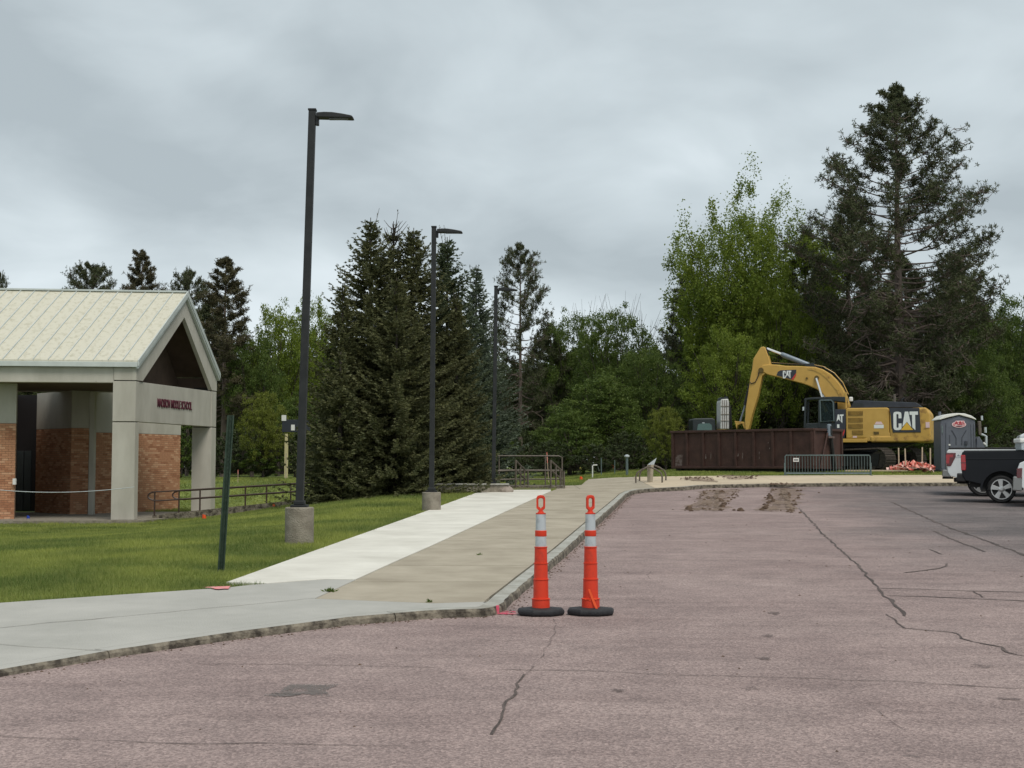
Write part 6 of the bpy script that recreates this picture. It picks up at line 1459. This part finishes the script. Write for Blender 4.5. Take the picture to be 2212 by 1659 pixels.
# shrubs at wood edge
k = 0
for px in range(388, 2290, 60):
    if 715 < px < 1035: continue
    d = 65.5 + (k * 37 % 5) * .9 + (2 if 1400 < px < 2100 else 0); top = 915 + (k * 53 % 7) * 9; p2_ = px + (k * 17 % 23)
    BT('shrub' if k % 3 else 'shrub2', p2_, d, top, 125, landmark('dark leafy shrub at the wood edge', p2_)); k += 1
# far wood mass closing the background
g = np.random.default_rng(5); n = 52000
X = g.uniform(-75, 75, n); Y = g.uniform(104, 116, n); Z = g.random(n) ** .8 * (7.5 + 1.6 * np.sin(X * .35) + 1.2 * np.sin(X * .9 + 2)) + .6
P = np.stack([X, Y, Z], 1); V = diamonds(P, unit(g.normal(size=(n, 3))), unit(g.normal(size=(n, 3)) + np.array([0, -.6, .4])), g.uniform(.5, 1.0, n), g.uniform(.35, .7, n))
fw = mesh_obj('far_wood', quads_mesh('far_wood', V, M['leaf_dark'])); tag(fw, 'dark mass of woods closing the view behind the trees', 'woods', kind='stuff')
# bare twiggy tops above the middle gap
for i, (px, top) in enumerate([(1262, 640), (1308, 648), (1345, 640), (1390, 660)]):
    d = 90; x = (px - CX) / F * d; rt = empty('bare_tree', (x, d, Lh(x, d))); tag(rt, ['leafless twiggy treetop left of the middle gap, beside the open pine', 'leafless twiggy treetop above the left of the broad green tree', 'leafless twiggy treetop above the centre of the broad green tree', 'leafless twiggy treetop right of the broad green tree'][i], 'tree')
    H = at(px, top, d).z - Lh(x, d); paths = [([(0, 0, 0), (0, 0, H * .6)], [.14, .07])]; rr = random.Random(i)
    for k in range(16):
        a = rr.uniform(0, 6.28); L = rr.uniform(.6, 1.7); z = H * rr.uniform(.55, .78); z2 = H * rr.uniform(.88, 1.02); paths.append(([(0, 0, z), (math.cos(a) * L * .6, math.sin(a) * L * .6, (z + z2) / 2), (math.cos(a) * L, math.sin(a) * L, z2)], [.024, .014, .006]))
    tubes_np(paths, 4).build('branches', M['twig_bare'], rt)
# spruces by the walk
def SP(px, d, top, wpx, leaf, seed, label, bare=0, prof=None, dens=1.0, mesh=None):
    x = (px - CX) / F * d; zb = Lh(x, d); H = at(px, top, d).z - zb; Rw = wpx / F * d / 2
    m = make_spruce(H, Rw, leaf, seed, dens, bare_top=bare, prof=prof); rt = empty('spruce_tree', (x, d, zb)); tag(rt, label, 'tree', 'spruces beside the walk')
    mesh_obj('trunk', m[0], rt); mesh_obj('boughs', m[1], rt)
full = lambda u: min(1.0, 1.12 * (1 - u ** 1.5) ** 1.0) * (.86 + .14 * math.sin(u * 20))
SP(738, 41.0, 612, 200, 'needle_spruce', 31, 'shortest spruce at the left end of the dark cluster', prof=full)
SP(798, 42.4, 470, 370, 'needle_spruce', 32, 'spruce with the highest tip in the left of the cluster')
SP(848, 43.4, 478, 250, 'needle_spruce', 33, 'spruce with a bare dead top in the middle of the cluster', bare=.16)
SP(892, 43.0, 492, 370, 'needle_spruce', 34, 'broad dark spruce standing just behind the middle lamp post')
SP(965, 44.6, 512, 270, 'needle_spruce2', 36, 'greener spruce right behind the middle lamp head', prof=lambda u: (1 - u) ** .62)
SP(1028, 48.6, 572, 270, 'needle_blue', 37, 'bluish spruce at the right end of the cluster beside the far lamp post', prof=lambda u: (1 - u) ** .85)
SP(735, 40.0, 760, 190, 'needle_spruce', 38, 'low bushy spruce skirt at the front left of the cluster', prof=full)
SP(855, 41.0, 600, 350, 'needle_spruce', 35, 'bushy dark spruce low at the front centre of the cluster', prof=full)
SP(985, 43.4, 640, 190, 'needle_spruce', 39, 'dark brownish spruce low between middle and far lamp posts', prof=full)
print('trees', _t.time() - t0_)
# ================================================================== GRASS
g = np.random.default_rng(77)
polys = [upper, lower, tan, white]
strip_ = offset(K, -.1) + offset(K, .26)[::-1]
def scatter(n, y0, y1, ln, wd):
    Y = g.uniform(y0, y1, n); X = g.uniform(-.40, .40, n) * Y
    ok = inpoly(bound, X, Y)
    for P in polys: ok &= ~inpoly(P, X, Y)
    ok &= ~inpoly(strip_, X, Y)
    bl_ = [(-7.9 * 1.6, 27.6 * 1.6), (-6.7 * 1.6, 32.3 * 1.6), (-14 * 1.6, 34 * 1.6), (-14 * 1.6, 26.8 * 1.6)]; ok &= ~inpoly(bl_, X, Y)
    ok &= ~((Y > 45.9) & (Y < 47.9) & (X < 2.2))
    X, Y = X[ok], Y[ok]; n = len(X)
    Z = np.array([Lh(a, b) for a, b in zip(X, Y)]) - .04
    patch = np.array([noise.noise(Vector((a * .5, b * .5, 4))) for a, b in zip(X, Y)])
    out = []
    for k in range(3):
        D = unit(np.stack([g.normal(size=n) * .45, g.normal(size=n) * .45, np.ones(n)], 1)); P = np.stack([X + g.normal(size=n) * .02, Y + g.normal(size=n) * .02, Z], 1)
        S = unit(np.stack([g.normal(size=n), g.normal(size=n) * .3, np.zeros(n)], 1)); l_ = ln * g.uniform(.6, 1.25, n) * (1 + patch * .5); w_ = wd * g.uniform(.7, 1.3, n)
        out.append(np.stack([P - S * w_[:, None] / 2, P + S * w_[:, None] / 2, P + D * l_[:, None]], 1))
    return np.concatenate(out)
V = np.concatenate([scatter(90000, 12.5, 20, .066, .007), scatter(100000, 20, 31, .07, .010), scatter(90000, 31, 47, .085, .015), scatter(90000, 47, 68, .09, .02)])
gr = mesh_obj('grass', tris_mesh('grass', V, M['grass_blade'])); tag(gr, 'short mown grass covering the lawn', 'grass', kind='stuff')
print('grass tris', len(V))
tot = 0
for o in bpy.data.objects:
    if o.type == 'MESH': tot += len(o.data.loops) - 2 * len(o.data.polygons)
print('tris total incl copies', tot)
